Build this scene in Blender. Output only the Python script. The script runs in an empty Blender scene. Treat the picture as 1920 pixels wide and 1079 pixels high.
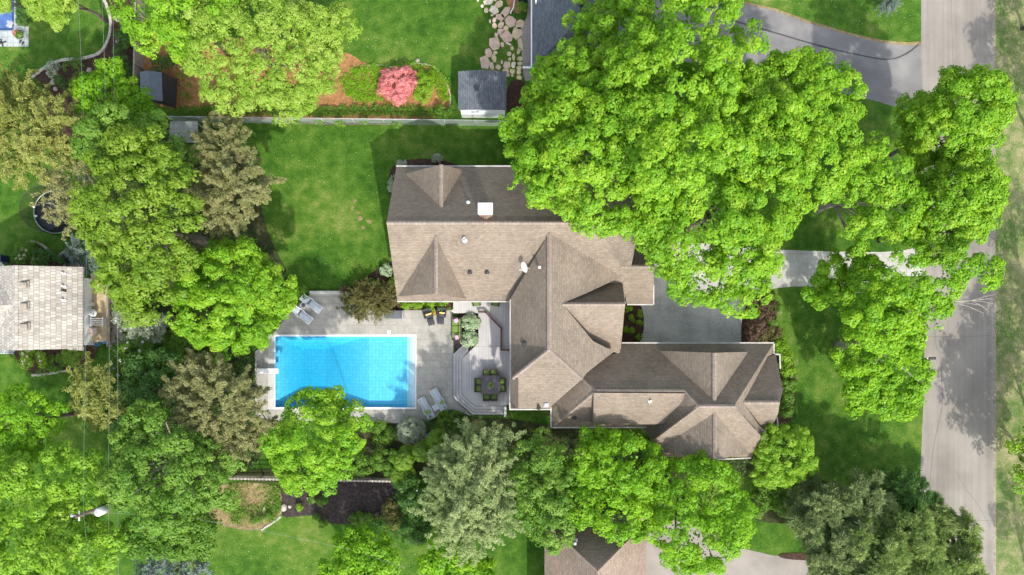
import bpy, bmesh, math, random
import numpy as np
from mathutils import Vector, Matrix
from mathutils.geometry import tessellate_polygon
random.seed(7)
S = bpy.context.scene
COL = S.collection
# ------------------------------------------------------------------ camera, light, exposure
H, F, NX, NY = 60.5, 1300.0, 960.0, 650.0       # drone height (m), focal length and nadir in 1920-px units
cam = bpy.data.cameras.new('camera'); cam_o = bpy.data.objects.new('camera', cam); COL.objects.link(cam_o)
cam_o.location = (0, 0, H); cam.sensor_width = 36.0; cam.lens = 36.0*F/1920.0
cam.shift_y = (NY-539.5)/1920.0; cam.clip_end = 2000.0; cam.clip_start = 0.5
S.camera = cam_o
SUN_TO = Vector((0.372, -1.023, 1.1)).normalized()      # towards the sun
w = bpy.data.worlds.new('World'); S.world = w; w.use_nodes = True
nt = w.node_tree; nt.nodes.clear()
bg = nt.nodes.new('ShaderNodeBackground'); sky = nt.nodes.new('ShaderNodeTexSky'); wo = nt.nodes.new('ShaderNodeOutputWorld')
sky.sky_type = 'NISHITA'; sky.sun_disc = False
sky.sun_elevation = math.asin(SUN_TO.z); sky.sun_rotation = math.atan2(SUN_TO.x, SUN_TO.y)
sky.dust_density = 2.0
bg.inputs['Strength'].default_value = 0.15
hz = nt.nodes.new('ShaderNodeHueSaturation'); hz.inputs['Saturation'].default_value = 0.55   # hazy, whitish sky
nt.links.new(sky.outputs[0], hz.inputs['Color']); nt.links.new(hz.outputs[0], bg.inputs['Color']); nt.links.new(bg.outputs[0], wo.inputs['Surface'])
sl = bpy.data.lights.new('sun', 'SUN'); sl.energy = 2.0; sl.angle = math.radians(1.0); sl.color = (1.0, 0.95, 0.87)
so = bpy.data.objects.new('sun', sl); COL.objects.link(so); so.location = (20, -40, 60)
so.rotation_euler = (-SUN_TO).to_track_quat('-Z', 'Y').to_euler()
S.view_settings.view_transform = 'Standard'; S.view_settings.look = 'None'
S.view_settings.exposure = 1.36; S.view_settings.gamma = 1.0
S.render.engine = 'CYCLES'
S.cycles.max_bounces = 8; S.cycles.transparent_max_bounces = 16
try:
    S.cycles.use_denoising = True; S.cycles.denoiser = 'OPENIMAGEDENOISE'
except Exception: pass

# ------------------------------------------------------------------ projection helpers
def P(px, py, z=0.0):
    s = (H-z)/F
    return Vector(((px-NX)*s, (NY-py)*s, z))
def plane3(a, b, c):
    n = (b-a).cross(c-a).normalized()
    if n.z < 0: n = -n
    return n, n.dot(a)
def hit(px, py, pl):
    d = Vector(((px-NX)/F, (NY-py)/F, -1.0)); n, k = pl
    t = (k - n.z*H)/n.dot(d)
    return Vector((0, 0, H)) + d*t
def poly(pts, z=0.0): return [P(x, y, z) for x, y in pts]

# ------------------------------------------------------------------ object helpers
def link(name, me, m=None, parent=None):
    o = bpy.data.objects.new(name, me); COL.objects.link(o)
    if m is not None:
        for mm in (m if isinstance(m, (list, tuple)) else [m]): me.materials.append(mm)
    if parent is not None: o.parent = parent
    return o
def tag(o, label=None, cat=None, group=None, kind=None):
    if label: o['label'] = label
    if cat: o['category'] = cat
    if group: o['group'] = group
    if kind: o['kind'] = kind
    return o
def thing(name, label, cat, loc=(0, 0, 0), rz=0.0, group=None):
    o = bpy.data.objects.new(name, None); COL.objects.link(o)
    o.location = loc; o.rotation_euler = (0, 0, rz); o.empty_display_size = 0.3
    return tag(o, label, cat, group)
def copy_tree(o, parent=None):
    c = o.copy(); COL.objects.link(c)
    if parent is not None: c.parent = parent
    for ch in list(o.children): copy_tree(ch, c)
    return c
class MB:
    """collects verts / faces of one part"""
    def __init__(s): s.v = []; s.f = []; s.uv = {}; s.smooth = set()
    def add(s, vs, fs, smooth=False):
        b = len(s.v); s.v += [tuple(p) for p in vs]
        for f in fs:
            if smooth: s.smooth.add(len(s.f))
            s.f.append([b+i for i in f])
    def box(s, c, d, rz=0.0, rx=0.0, ry=0.0, bev=0.0):
        hx, hy, hz = d[0]/2, d[1]/2, d[2]/2
        R = Matrix.Rotation(rz, 3, 'Z') @ Matrix.Rotation(ry, 3, 'Y') @ Matrix.Rotation(rx, 3, 'X')
        c = Vector(c)
        if bev <= 0:
            vs = [c + R @ Vector((x*hx, y*hy, z*hz)) for z in (-1, 1) for x, y in ((-1, -1), (1, -1), (1, 1), (-1, 1))]
            s.add(vs, [(3, 2, 1, 0), (4, 5, 6, 7), (0, 1, 5, 4), (1, 2, 6, 5), (2, 3, 7, 6), (3, 0, 4, 7)])
        else:
            b = min(bev, hx*.9, hy*.9, hz*.9)
            bm = bmesh.new(); bmesh.ops.create_cube(bm, size=1.0)
            for v in bm.verts: v.co = Vector((v.co.x*2*hx, v.co.y*2*hy, v.co.z*2*hz))
            bmesh.ops.bevel(bm, geom=list(bm.edges), offset=b, segments=2, affect='EDGES', profile=0.6)
            bm.verts.index_update()
            s.add([c + R @ v.co for v in bm.verts], [[v.index for v in f.verts] for f in bm.faces], True); bm.free()
    def prism(s, pts, z0, z1):
        n = len(pts); pts = [Vector((p[0], p[1], 0)) for p in pts]
        if sum(pts[i].x*pts[(i+1) % n].y - pts[(i+1) % n].x*pts[i].y for i in range(n)) < 0: pts.reverse()
        vs = [(p.x, p.y, z0) for p in pts] + [(p.x, p.y, z1) for p in pts]
        s.add(vs, [list(range(n))[::-1], list(range(n, 2*n))] + [(i, (i+1) % n, n+(i+1) % n, n+i) for i in range(n)])
    def tube(s, pts, r, seg=6, caps=True):
        pts = [Vector(p) for p in pts]; n = len(pts)
        rs = r if isinstance(r, (list, tuple)) else [r]*n
        vs = []; fs = []
        ref = Vector((0.13, 0.31, 0.94)).normalized()
        for i, p in enumerate(pts):
            t = (pts[min(i+1, n-1)] - pts[max(i-1, 0)])
            t = t.normalized() if t.length > 1e-9 else Vector((0, 0, 1))
            q = ref if abs(t.dot(ref)) < .95 else Vector((1, 0, 0))
            a = t.cross(q).normalized(); b = t.cross(a)
            for k in range(seg):
                th = 2*math.pi*k/seg
                vs.append(p + (a*math.cos(th) + b*math.sin(th))*rs[i])
        for i in range(n-1):
            for k in range(seg):
                fs.append((i*seg+k, i*seg+(k+1) % seg, (i+1)*seg+(k+1) % seg, (i+1)*seg+k))
        if caps: fs += [list(range(seg))[::-1], list(range((n-1)*seg, n*seg))]
        s.add(vs, fs, True)
    def lathe(s, c, prof, seg=20, axis='Z'):
        c = Vector(c); vs = []; fs = []; m = len(prof)
        for r, z in prof:
            for k in range(seg):
                th = 2*math.pi*k/seg
                vs.append(c + Vector((r*math.cos(th), r*math.sin(th), z)))
        for i in range(m-1):
            for k in range(seg):
                fs.append((i*seg+k, i*seg+(k+1) % seg, (i+1)*seg+(k+1) % seg, (i+1)*seg+k))
        fs += [list(range(seg))[::-1], list(range((m-1)*seg, m*seg))]
        s.add(vs, fs, True)
    def blob(s, c, rx, ry, rz, seed=0, amp=.12, sub=2):
        bm = bmesh.new(); bmesh.ops.create_icosphere(bm, subdivisions=sub, radius=1.0)
        R = random.Random(seed); ph = [(R.uniform(1, 3), R.uniform(1, 3), R.uniform(1, 3), R.uniform(0, 6)) for _ in range(4)]
        for v in bm.verts:
            k = 1 + amp*sum(math.sin(a*v.co.x*2+b*v.co.y*2+d*v.co.z*2+e) for a, b, d, e in ph)/2
            v.co = Vector((v.co.x*rx*k, v.co.y*ry*k, v.co.z*rz*k))
        bm.verts.index_update()
        s.add([Vector(c)+v.co for v in bm.verts], [[v.index for v in f.verts] for f in bm.faces], amp < .2); bm.free()
    def build(s, name, m, parent=None, uv=None):
        me = bpy.data.meshes.new(name); me.from_pydata([tuple(v) for v in s.v], [], s.f); me.update()
        if s.smooth: me.polygons.foreach_set('use_smooth', [i in s.smooth for i in range(len(s.f))])
        if uv is not None:
            l = me.uv_layers.new(name='UVMap')
            for p in me.polygons:
                n = p.normal; u = Vector((0, 0, 1)).cross(n)
                u = u.normalized() if u.length > 1e-4 else Vector((1, 0, 0))
                vv = n.cross(u)
                for li in p.loop_indices:
                    co = me.vertices[me.loops[li].vertex_index].co
                    l.data[li].uv = (co.dot(u), co.dot(vv))
        return link(name, me, m, parent)
def one(fn, name, m, parent=None, uv=None):
    b = MB(); fn(b); return b.build(name, m, parent, uv)
def sheet(name, pts, z, m, label=None, cat=None, parent=None, kind='structure'):
    """flat ground sheet from a polygon in world xy"""
    pts = [Vector((p[0], p[1], z)) for p in pts]
    tris = tessellate_polygon([pts])
    me = bpy.data.meshes.new(name)
    fs = []
    for t in tris:
        a, b, c = (pts[i] for i in t)
        fs.append(t if (b-a).cross(c-a).z > 0 else t[::-1])
    me.from_pydata([tuple(p) for p in pts], [], fs); me.update()
    o = link(name, me, m, parent)
    if kind: o['kind'] = kind
    if label: o['label'] = label
    if cat: o['category'] = cat
    return o
def smooth_poly(pts, it=2, closed=True):
    for _ in range(it):
        q = []; n = len(pts)
        for i in range(n if closed else n-1):
            a, b = pts[i], pts[(i+1) % n]
            q.append((a[0]*.75+b[0]*.25, a[1]*.75+b[1]*.25)); q.append((a[0]*.25+b[0]*.75, a[1]*.25+b[1]*.75))
        pts = q if closed else [pts[0]]+q+[pts[-1]]
    return pts

# ------------------------------------------------------------------ materials
def newmat(name):
    m = bpy.data.materials.new(name); m.use_nodes = True
    nt = m.node_tree; nt.nodes.clear()
    out = nt.nodes.new('ShaderNodeOutputMaterial'); b = nt.nodes.new('ShaderNodeBsdfPrincipled')
    nt.links.new(b.outputs[0], out.inputs['Surface'])
    return m, nt, b
def ND(nt, t, **kw):
    n = nt.nodes.new('ShaderNode'+t)
    for k, v in kw.items():
        if k.startswith('_'): setattr(n, k[1:], v)
        else: n.inputs[k.replace('__', ' ')].default_value = v
    return n
def rgba(c): return (c[0], c[1], c[2], 1.0)
def ramp(nt, src, stops, interp='LINEAR'):
    r = nt.nodes.new('ShaderNodeValToRGB'); e = r.color_ramp; e.interpolation = interp
    while len(e.elements) < len(stops): e.elements.new(0.5)
    for el, (p, c) in zip(e.elements, stops): el.position = p; el.color = rgba(c)
    nt.links.new(src, r.inputs[0]); return r.outputs[0]
def noise(nt, co, scale, detail=4.0, rough=.55):
    n = ND(nt, 'TexNoise', Scale=scale, Detail=detail, Roughness=rough)
    nt.links.new(co, n.inputs['Vector']); return n.outputs[0]
def math_(nt, op, a, b):
    n = nt.nodes.new('ShaderNodeMath'); n.operation = op
    for i, x in enumerate((a, b)):
        if isinstance(x, (int, float)): n.inputs[i].default_value = x
        else: nt.links.new(x, n.inputs[i])
    return n.outputs[0]
def mixc(nt, fac, a, b, mode='MIX'):
    n = nt.nodes.new('ShaderNodeMix'); n.data_type = 'RGBA'; n.blend_type = mode
    for i, x in ((0, fac), (6, a), (7, b)):
        if isinstance(x, (int, float)): n.inputs[i].default_value = x
        elif isinstance(x, tuple): n.inputs[i].default_value = rgba(x)
        else: nt.links.new(x, n.inputs[i])
    return n.outputs[2]
def position(nt): return nt.nodes.new('ShaderNodeNewGeometry').outputs['Position']
def bump(nt, b, h, strength=.4, dist=.03):
    n = ND(nt, 'Bump', Strength=strength, Distance=dist); nt.links.new(h, n.inputs['Height']); nt.links.new(n.outputs[0], b.inputs['Normal'])
def plain(name, c, rough=.6, var=.18, scale=3.0, metal=0.0, bmp=0.0):
    """a surface with a little wear: the base colour mottled by noise"""
    m, nt, b = newmat(name); p = position(nt)
    n = noise(nt, p, scale, 5.0)
    lo = tuple(x*(1-var) for x in c); hi = tuple(min(1, x*(1+var)) for x in c)
    nt.links.new(ramp(nt, n, [(.3, lo), (.7, hi)]), b.inputs['Base Color'])
    b.inputs['Roughness'].default_value = rough; b.inputs['Metallic'].default_value = metal
    if bmp: bump(nt, b, noise(nt, p, scale*8, 3.0), bmp, .02)
    return m
def ground_mat(name, stops, scales=(.22, 1.8, 13.0), wts=(.34, .34, .32), rough=.9, bs=.7, bd=.06):
    m, nt, b = newmat(name); p = position(nt)
    ns = [noise(nt, p, s, 5.0, .6) for s in scales]
    f = math_(nt, 'ADD', math_(nt, 'ADD', math_(nt, 'MULTIPLY', ns[0], wts[0]), math_(nt, 'MULTIPLY', ns[1], wts[1])), math_(nt, 'MULTIPLY', ns[2], wts[2]))
    nt.links.new(ramp(nt, f, stops), b.inputs['Base Color'])
    b.inputs['Roughness'].default_value = rough; b.inputs['Specular IOR Level'].default_value = .15
    bump(nt, b, ns[2], bs, bd)
    return m
M_grass = ground_mat('lawn_grass', [(.37, (.013, .046, .004)), (.45, (.031, .090, .007)), (.51, (.056, .128, .012)), (.57, (.105, .165, .025)), (.655, (.23, .225, .08))], (.15, 1.1, 9.0), (.40, .30, .30))
M_verge = ground_mat('dry_verge_grass', [(.38, (.05, .11, .018)), (.45, (.10, .155, .04)), (.52, (.19, .20, .085)), (.62, (.36, .31, .18))], (.25, 1.3, 9.0))
M_mulch = ground_mat('brown_mulch', [(.35, (.022, .013, .010)), (.5, (.058, .034, .024)), (.66, (.12, .075, .052))], (.5, 4.0, 22.0), (.2, .35, .45), bs=1.0)
M_dark_mulch = ground_mat('dark_mulch', [(.35, (.018, .014, .014)), (.5, (.048, .037, .035)), (.66, (.105, .085, .08))], (.5, 4.0, 22.0), (.2, .35, .45), bs=1.0)
M_straw = ground_mat('orange_pine_straw', [(.35, (.12, .065, .025)), (.48, (.30, .15, .06)), (.56, (.42, .22, .095)), (.68, (.52, .34, .17))], (.35, 3.0, 22.0), (.25, .35, .4), bs=1.0)
M_litter = ground_mat('tan_leaf_litter', [(.36, (.09, .07, .03)), (.48, (.21, .16, .075)), (.56, (.30, .24, .12)), (.68, (.42, .33, .21))], (.4, 3.0, 18.0), (.25, .35, .4), bs=1.0)
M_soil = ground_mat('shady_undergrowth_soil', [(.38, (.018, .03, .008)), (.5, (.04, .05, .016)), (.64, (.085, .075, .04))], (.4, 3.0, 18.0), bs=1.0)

def asphalt(name, lo, mid, hi, streak=True):
    m, nt, b = newmat(name); p = position(nt)
    mp = ND(nt, 'Mapping'); mp.inputs['Scale'].default_value = (2.2, .05, 1) if streak else (.6, .6, 1)
    nt.links.new(p, mp.inputs['Vector'])
    n1 = noise(nt, mp.outputs[0], 1.0, 4.0); n2 = noise(nt, p, .28, 4.0); n3 = noise(nt, p, 30.0, 2.0)
    f = math_(nt, 'ADD', math_(nt, 'ADD', math_(nt, 'MULTIPLY', n1, .3), math_(nt, 'MULTIPLY', n2, .4)), math_(nt, 'MULTIPLY', n3, .3))
    nt.links.new(ramp(nt, f, [(.38, lo), (.5, mid), (.62, hi)]), b.inputs['Base Color'])
    b.inputs['Roughness'].default_value = .88; bump(nt, b, n3, .3, .01); return m
M_road = asphalt('road_asphalt', (.160, .142, .122), (.222, .199, .171), (.285, .257, .223))
M_drive_asphalt = asphalt('driveway_asphalt', (.125, .12, .118), (.165, .16, .155), (.24, .23, .215), False)
M_drive_south = asphalt('weathered_driveway_asphalt', (.19, .17, .148), (.245, .22, .19), (.30, .27, .235), False)
def slab_mat(name, c, joint, w, h, var=.15, mortar=.012, offset=.5, stain=.35, jd=.72):
    m, nt, b = newmat(name); p = position(nt)
    br = ND(nt, 'TexBrick', Scale=1.0, Mortar__Size=mortar, Mortar__Smooth=.3, Brick__Width=w, Row__Height=h)
    br.offset = offset
    br.inputs['Color1'].default_value = rgba([x*(1-var*.5) for x in c]); br.inputs['Color2'].default_value = rgba([min(1, x*(1+var*.5)) for x in c])
    br.inputs['Mortar'].default_value = rgba([x*jd for x in c]) if joint is None else rgba(joint)
    nt.links.new(p, br.inputs['Vector'])
    n1 = noise(nt, p, .5, 6.0, .62); n2 = noise(nt, p, 7.0, 4.0)
    f = math_(nt, 'ADD', math_(nt, 'MULTIPLY', n1, .65), math_(nt, 'MULTIPLY', n2, .35))
    st = ramp(nt, f, [(.36, (1-stain,)*3), (.62, (1.08, 1.06, 1.02))])
    nt.links.new(mixc(nt, 1.0, br.outputs[0], st, 'MULTIPLY'), b.inputs['Base Color'])
    b.inputs['Roughness'].default_value = .8; bump(nt, b, n2, .15, .01); return m
M_patio = slab_mat('stamped_patio_concrete', (.37, .358, .322), None, 1.25, .62, .10, .018)
M_concrete = slab_mat('concrete_driveway', (.44, .435, .40), None, 4.3, 4.05, .08, .02, 0.0, .42)
M_walk = slab_mat('concrete_walk', (.30, .275, .25), None, 1.6, 1.3, .08, .02, 0.0)
M_pavers = slab_mat('pale_pavers', (.38, .42, .42), None, .5, .5, .15, .03, 0.0)
M_coping = slab_mat('pool_coping', (.44, .435, .42), None, 1.2, 9.0, .06, .01, 0.0, .2)
def shingle(name, c1, c2, joint, w=.30, h=.145, mortar=.016):
    m, nt, b = newmat(name)
    uv = nt.nodes.new('ShaderNodeUVMap'); uv.uv_map = 'UVMap'
    br = ND(nt, 'TexBrick', Scale=1.0, Mortar__Size=mortar, Mortar__Smooth=.4, Brick__Width=w, Row__Height=h, Bias=-.1)
    br.offset = .5; br.squash = 1.0
    br.inputs['Color1'].default_value = rgba(c1); br.inputs['Color2'].default_value = rgba(c2); br.inputs['Mortar'].default_value = rgba(joint)
    nt.links.new(uv.outputs[0], br.inputs['Vector'])
    p = position(nt); n1 = noise(nt, p, .45, 5.0); n2 = noise(nt, p, 5.0, 3.0)
    f = math_(nt, 'ADD', math_(nt, 'MULTIPLY', n1, .55), math_(nt, 'MULTIPLY', n2, .45))
    st = ramp(nt, f, [(.34, (.74, .74, .74)), (.66, (1.14, 1.12, 1.10))])
    nt.links.new(mixc(nt, 1.0, br.outputs[0], st, 'MULTIPLY'), b.inputs['Base Color'])
    b.inputs['Roughness'].default_value = .9; b.inputs['Specular IOR Level'].default_value = .2
    bump(nt, b, br.outputs[1], -.6, .03); return m
M_shingle = shingle('tan_shingles', (.245, .203, .158), (.185, .152, .118), (.135, .112, .090))
M_ridge = shingle('ridge_shingles', (.27, .224, .186), (.215, .178, .148), (.17, .142, .12), .3, .5, .02)
M_blue_shingle = shingle('blue_grey_shingles', (.16, .178, .20), (.10, .112, .13), (.06, .067, .078), .3, .16)
M_shake = shingle('cedar_shakes', (.47, .445, .395), (.30, .275, .235), (.22, .20, .175), .24, .36, .02)
M_brown_shingle = shingle('brown_shingles', (.33, .255, .205), (.26, .20, .16), (.17, .13, .105), .34, .19)
M_siding = plain('grey_siding', (.38, .36, .33), .7)
M_white = plain('white_paint', (.78, .78, .77), .45, .06)
M_gutter = plain('aged_white_gutter', (.44, .42, .385), .5, .22, 1.5)
M_white_wall = plain('white_siding', (.80, .82, .85), .5, .05)
M_brick = plain('chimney_brick', (.30, .20, .16), .85, .3, 9.0)
M_metal_cap = plain('chimney_cap_metal', (.80, .79, .80), .35, .12, 1.6)
M_dark_metal = plain('dark_metal', (.03, .03, .034), .45)
M_grey_metal = plain('grey_metal', (.42, .43, .44), .4, .1, 4, .3)
M_steel = plain('stainless_steel', (.75, .74, .70), .25, .08, 4, .7)
M_wood = plain('weathered_wood', (.27, .235, .19), .8, .25, 5, 0, .3)
M_brown_wood = plain('brown_stained_wood', (.105, .052, .040), .6, .2, 5)
M_deck_tan = plain('tan_deck_boards', (.42, .33, .20), .75, .3, 2)
M_pole = plain('pole_wood', (.12, .085, .06), .85, .25, 4)
M_black = plain('black_tarp', (.016, .019, .027), .42, .3, 2, 0, .3)
M_tarp = plain('grey_tarp', (.105, .125, .155), .5, .2, 2, 0, .3)
M_sling = plain('pale_blue_sling_fabric', (.45, .50, .55), .7, .08, 8)
M_wicker = plain('charcoal_wicker', (.035, .038, .044), .6, .35, 22, 0, .4)
M_brown_wicker = plain('dark_brown_wicker', (.05, .042, .032), .6, .35, 22, 0, .4)
M_cushion = plain('green_cushion_fabric', (.125, .20, .035), .85, .15, 6, 0, .15)
M_grey_cushion = plain('grey_cushion_fabric', (.10, .11, .125), .85, .15, 6)
M_table = plain('dark_table_top', (.075, .066, .074), .45, .2, 4)
M_pillow = plain('pink_floral_pillow', (.58, .30, .55), .85, .5, 14)
M_yellow = plain('yellow_fabric', (.72, .50, .16), .8, .15, 8)
M_green_pillow = plain('green_leaf_pillow', (.22, .32, .06), .85, .3, 12)
M_blue = plain('blue_plastic', (.02, .11, .42), .4)
M_blue_hose = plain('blue_hose_rubber', (.02, .14, .26), .5)
M_bin = plain('navy_bin_plastic', (.02, .035, .075), .45)
M_stone = plain('pale_boulder_stone', (.36, .31, .27), .85, .3, 4, 0, .5)
M_flag = [plain('pink_flagstone', (.56, .40, .30), .85, .2, 3, 0, .2), plain('tan_flagstone', (.56, .44, .28), .85, .2, 3, 0, .2), plain('pale_flagstone', (.64, .56, .44), .85, .2, 3, 0, .2)]
M_edging = plain('stone_edging', (.40, .38, .32), .85, .25, 5, 0, .4)
M_bark = plain('grey_bark', (.13, .105, .08), .9, .35, 5, 0, .6)
M_pale_bark = plain('pale_bark', (.30, .27, .22), .9, .3, 5, 0, .4)
M_flower_white = plain('white_blossom', (.75, .73, .72), .8, .08, 9)
M_flower_cream = plain('cream_blossom', (.62, .56, .40), .8, .12, 9)
M_red = plain('red_petals', (.55, .03, .025), .7, .2, 9)
M_cover = plain('blue_pool_cover', (.06, .12, .30), .5, .35, 1.5)
M_mesh_black = None
def seethrough(name, c, alpha, rough=.7):
    m = bpy.data.materials.new(name); m.use_nodes = True; nt = m.node_tree; nt.nodes.clear()
    out = nt.nodes.new('ShaderNodeOutputMaterial'); mx = nt.nodes.new('ShaderNodeMixShader')
    t = nt.nodes.new('ShaderNodeBsdfTransparent'); b = ND(nt, 'BsdfPrincipled', Roughness=rough); b.inputs['Base Color'].default_value = rgba(c)
    ck = ND(nt, 'TexNoise', Scale=6.0)
    mr = ND(nt, 'MapRange'); mr.inputs['To Min'].default_value = max(0, alpha-.12); mr.inputs['To Max'].default_value = min(1, alpha+.12)
    nt.links.new(ck.outputs[0], mr.inputs['Value']); nt.links.new(mr.outputs[0], mx.inputs[0])
    nt.links.new(t.outputs[0], mx.inputs[1]); nt.links.new(b.outputs[0], mx.inputs[2]); nt.links.new(mx.outputs[0], out.inputs['Surface'])
    return m
M_net = seethrough('black_safety_net', (.012, .014, .012), .42)
M_chain = seethrough('galvanised_chain_link', (.36, .42, .40), .46)
def deck_mat():
    m, nt, b = newmat('grey_composite_boards'); p = position(nt)
    br = ND(nt, 'TexBrick', Scale=1.0, Mortar__Size=.012, Mortar__Smooth=.2, Brick__Width=.145, Row__Height=60.0)
    br.offset = 0; br.inputs['Color1'].default_value = rgba((.47, .455, .44)); br.inputs['Color2'].default_value = rgba((.42, .405, .395)); br.inputs['Mortar'].default_value = rgba((.19, .185, .19))
    nt.links.new(p, br.inputs['Vector'])
    n = noise(nt, p, .8, 5.0)
    st = ramp(nt, n, [(.3, (.86, .86, .88)), (.7, (1.1, 1.08, 1.05))])
    nt.links.new(mixc(nt, 1.0, br.outputs[0], st, 'MULTIPLY'), b.inputs['Base Color']); b.inputs['Roughness'].default_value = .65; return m
M_deck = deck_mat()
M_step = plain('grey_composite_step', (.43, .415, .405), .65, .12, 2)
def liner_mat():
    m, nt, b = newmat('blue_pool_liner'); p = position(nt)
    br = ND(nt, 'TexBrick', Scale=1.0, Mortar__Size=.03, Brick__Width=.3, Row__Height=.3)
    br.offset = 0; br.inputs['Color1'].default_value = rgba((.22, .64, .84)); br.inputs['Color2'].default_value = rgba((.15, .55, .78)); br.inputs['Mortar'].default_value = rgba((.12, .48, .72))
    nt.links.new(p, br.inputs['Vector'])
    vo = ND(nt, 'TexVoronoi', Scale=3.2); nt.links.new(p, vo.inputs['Vector'])
    n1 = noise(nt, p, .5, 4.0)
    c = mixc(nt, .30, br.outputs[0], ramp(nt, vo.outputs[0], [(.0, (.34, .74, .90)), (.6, (.11, .50, .76))]))
    nt.links.new(c, b.inputs['Base Color']); b.inputs['Roughness'].default_value = .6; return m
M_liner = liner_mat()
M_liner_pale = plain('pale_pool_step', (.62, .74, .80), .6, .08, 4)
def water_mat():
    m = bpy.data.materials.new('pool_water'); m.use_nodes = True; nt = m.node_tree; nt.nodes.clear()
    out = nt.nodes.new('ShaderNodeOutputMaterial'); mx = nt.nodes.new('ShaderNodeMixShader')
    t = nt.nodes.new('ShaderNodeBsdfTransparent'); g = ND(nt, 'BsdfGlossy', Roughness=.06); fr = ND(nt, 'Fresnel', IOR=1.33)
    p = position(nt); n = noise(nt, p, 1.6, 4.0); bp = ND(nt, 'Bump', Strength=.25, Distance=.05)
    nt.links.new(n, bp.inputs['Height']); nt.links.new(bp.outputs[0], g.inputs['Normal']); nt.links.new(bp.outputs[0], fr.inputs['Normal'])
    nt.links.new(fr.outputs[0], mx.inputs[0]); nt.links.new(t.outputs[0], mx.inputs[1]); nt.links.new(g.outputs[0], mx.inputs[2])
    nt.links.new(mx.outputs[0], out.inputs['Surface'])
    va = ND(nt, 'VolumeAbsorption', Density=.66); va.inputs['Color'].default_value = (.03, .90, .99, 1)
    vs = ND(nt, 'VolumeScatter', Density=.10); vs.inputs['Color'].default_value = (.55, .9, 1, 1); ad = nt.nodes.new('ShaderNodeAddShader')
    nt.links.new(va.outputs[0], ad.inputs[0]); nt.links.new(vs.outputs[0], ad.inputs[1]); nt.links.new(ad.outputs[0], out.inputs['Volume']); return m
M_water = water_mat()
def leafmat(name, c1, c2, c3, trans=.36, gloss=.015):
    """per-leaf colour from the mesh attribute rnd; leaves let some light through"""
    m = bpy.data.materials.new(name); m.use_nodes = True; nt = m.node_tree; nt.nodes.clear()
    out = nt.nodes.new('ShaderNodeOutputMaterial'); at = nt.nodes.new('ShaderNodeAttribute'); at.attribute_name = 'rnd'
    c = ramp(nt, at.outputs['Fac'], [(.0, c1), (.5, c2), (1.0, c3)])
    d = nt.nodes.new('ShaderNodeBsdfDiffuse'); t = nt.nodes.new('ShaderNodeBsdfTranslucent'); g = ND(nt, 'BsdfGlossy', Roughness=.45)
    hs = ND(nt, 'HueSaturation', Hue=.49, Saturation=1.1, Value=1.25); nt.links.new(c, hs.inputs['Color'])
    nt.links.new(c, d.inputs['Color']); nt.links.new(hs.outputs[0], t.inputs['Color'])
    m1 = nt.nodes.new('ShaderNodeMixShader'); m1.inputs[0].default_value = trans
    nt.links.new(d.outputs[0], m1.inputs[1]); nt.links.new(t.outputs[0], m1.inputs[2])
    m2 = nt.nodes.new('ShaderNodeMixShader'); m2.inputs[0].default_value = gloss
    nt.links.new(m1.outputs[0], m2.inputs[1]); nt.links.new(g.outputs[0], m2.inputs[2])
    nt.links.new(m2.outputs[0], out.inputs['Surface']); return m
L_lime = leafmat('lime_maple_leaf', (.100, .265, .013), (.180, .370, .016), (.315, .465, .034))
L_mid = leafmat('green_maple_leaf', (.095, .265, .012), (.17, .365, .013), (.275, .46, .018))
L_pale = leafmat('pale_locust_leaf', (.15, .29, .024), (.24, .385, .04), (.365, .46, .10))
L_green = leafmat('mid_green_leaf', (.075, .195, .02), (.135, .265, .03), (.225, .35, .055))
L_soft = leafmat('soft_ash_leaf', (.13, .29, .018), (.205, .385, .025), (.31, .46, .05))
L_olive = leafmat('olive_spruce_needle', (.15, .20, .035), (.27, .30, .07), (.41, .42, .13), .3)
L_tan = leafmat('tan_spruce_needle', (.15, .165, .055), (.265, .275, .105), (.41, .39, .185), .3)
L_silver = leafmat('silver_conifer_needle', (.17, .25, .085), (.28, .355, .135), (.43, .48, .22), .3)
L_ygreen = leafmat('yellow_green_leaf', (.09, .195, .014), (.16, .275, .02), (.26, .36, .045))
L_pine = leafmat('pine_needle', (.105, .185, .042), (.22, .315, .085), (.42, .50, .19), .28)
L_pinebrown = leafmat('brownish_pine_needle', (.12, .17, .065), (.22, .29, .11), (.40, .46, .20), .28)
L_dark = leafmat('dark_shrub_leaf', (.03, .09, .016), (.058, .14, .024), (.10, .20, .04), .25)
L_shrub = leafmat('shrub_leaf', (.055, .135, .014), (.10, .21, .02), (.16, .28, .035), .28)
L_bright = leafmat('bright_shrub_leaf', (.11, .24, .012), (.18, .34, .016), (.25, .40, .03), .3)
L_blue = leafmat('blue_spruce_needle', (.085, .125, .105), (.15, .20, .165), (.24, .29, .24), .12)
L_sage = leafmat('sage_shrub_leaf', (.15, .185, .115), (.25, .29, .19), (.38, .42, .30), .15)
L_varieg = leafmat('variegated_leaf', (.10, .19, .07), (.30, .40, .22), (.55, .62, .45), .2)
L_arb = leafmat('arborvitae_leaf', (.075, .165, .016), (.135, .25, .024), (.22, .35, .045), .22)
L_pink = leafmat('pink_azalea_blossom', (.45, .10, .10), (.62, .20, .20), (.70, .36, .33), .2)
L_purple = leafmat('purple_barberry_leaf', (.060, .036, .024), (.105, .066, .040), (.16, .115, .066), .2)
L_white = leafmat('white_flower_petal', (.55, .58, .50), (.70, .70, .68), (.80, .78, .78), .1)
L_cream = leafmat('cream_flower_petal', (.42, .40, .24), (.58, .54, .36), (.70, .66, .52), .1)
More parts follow.
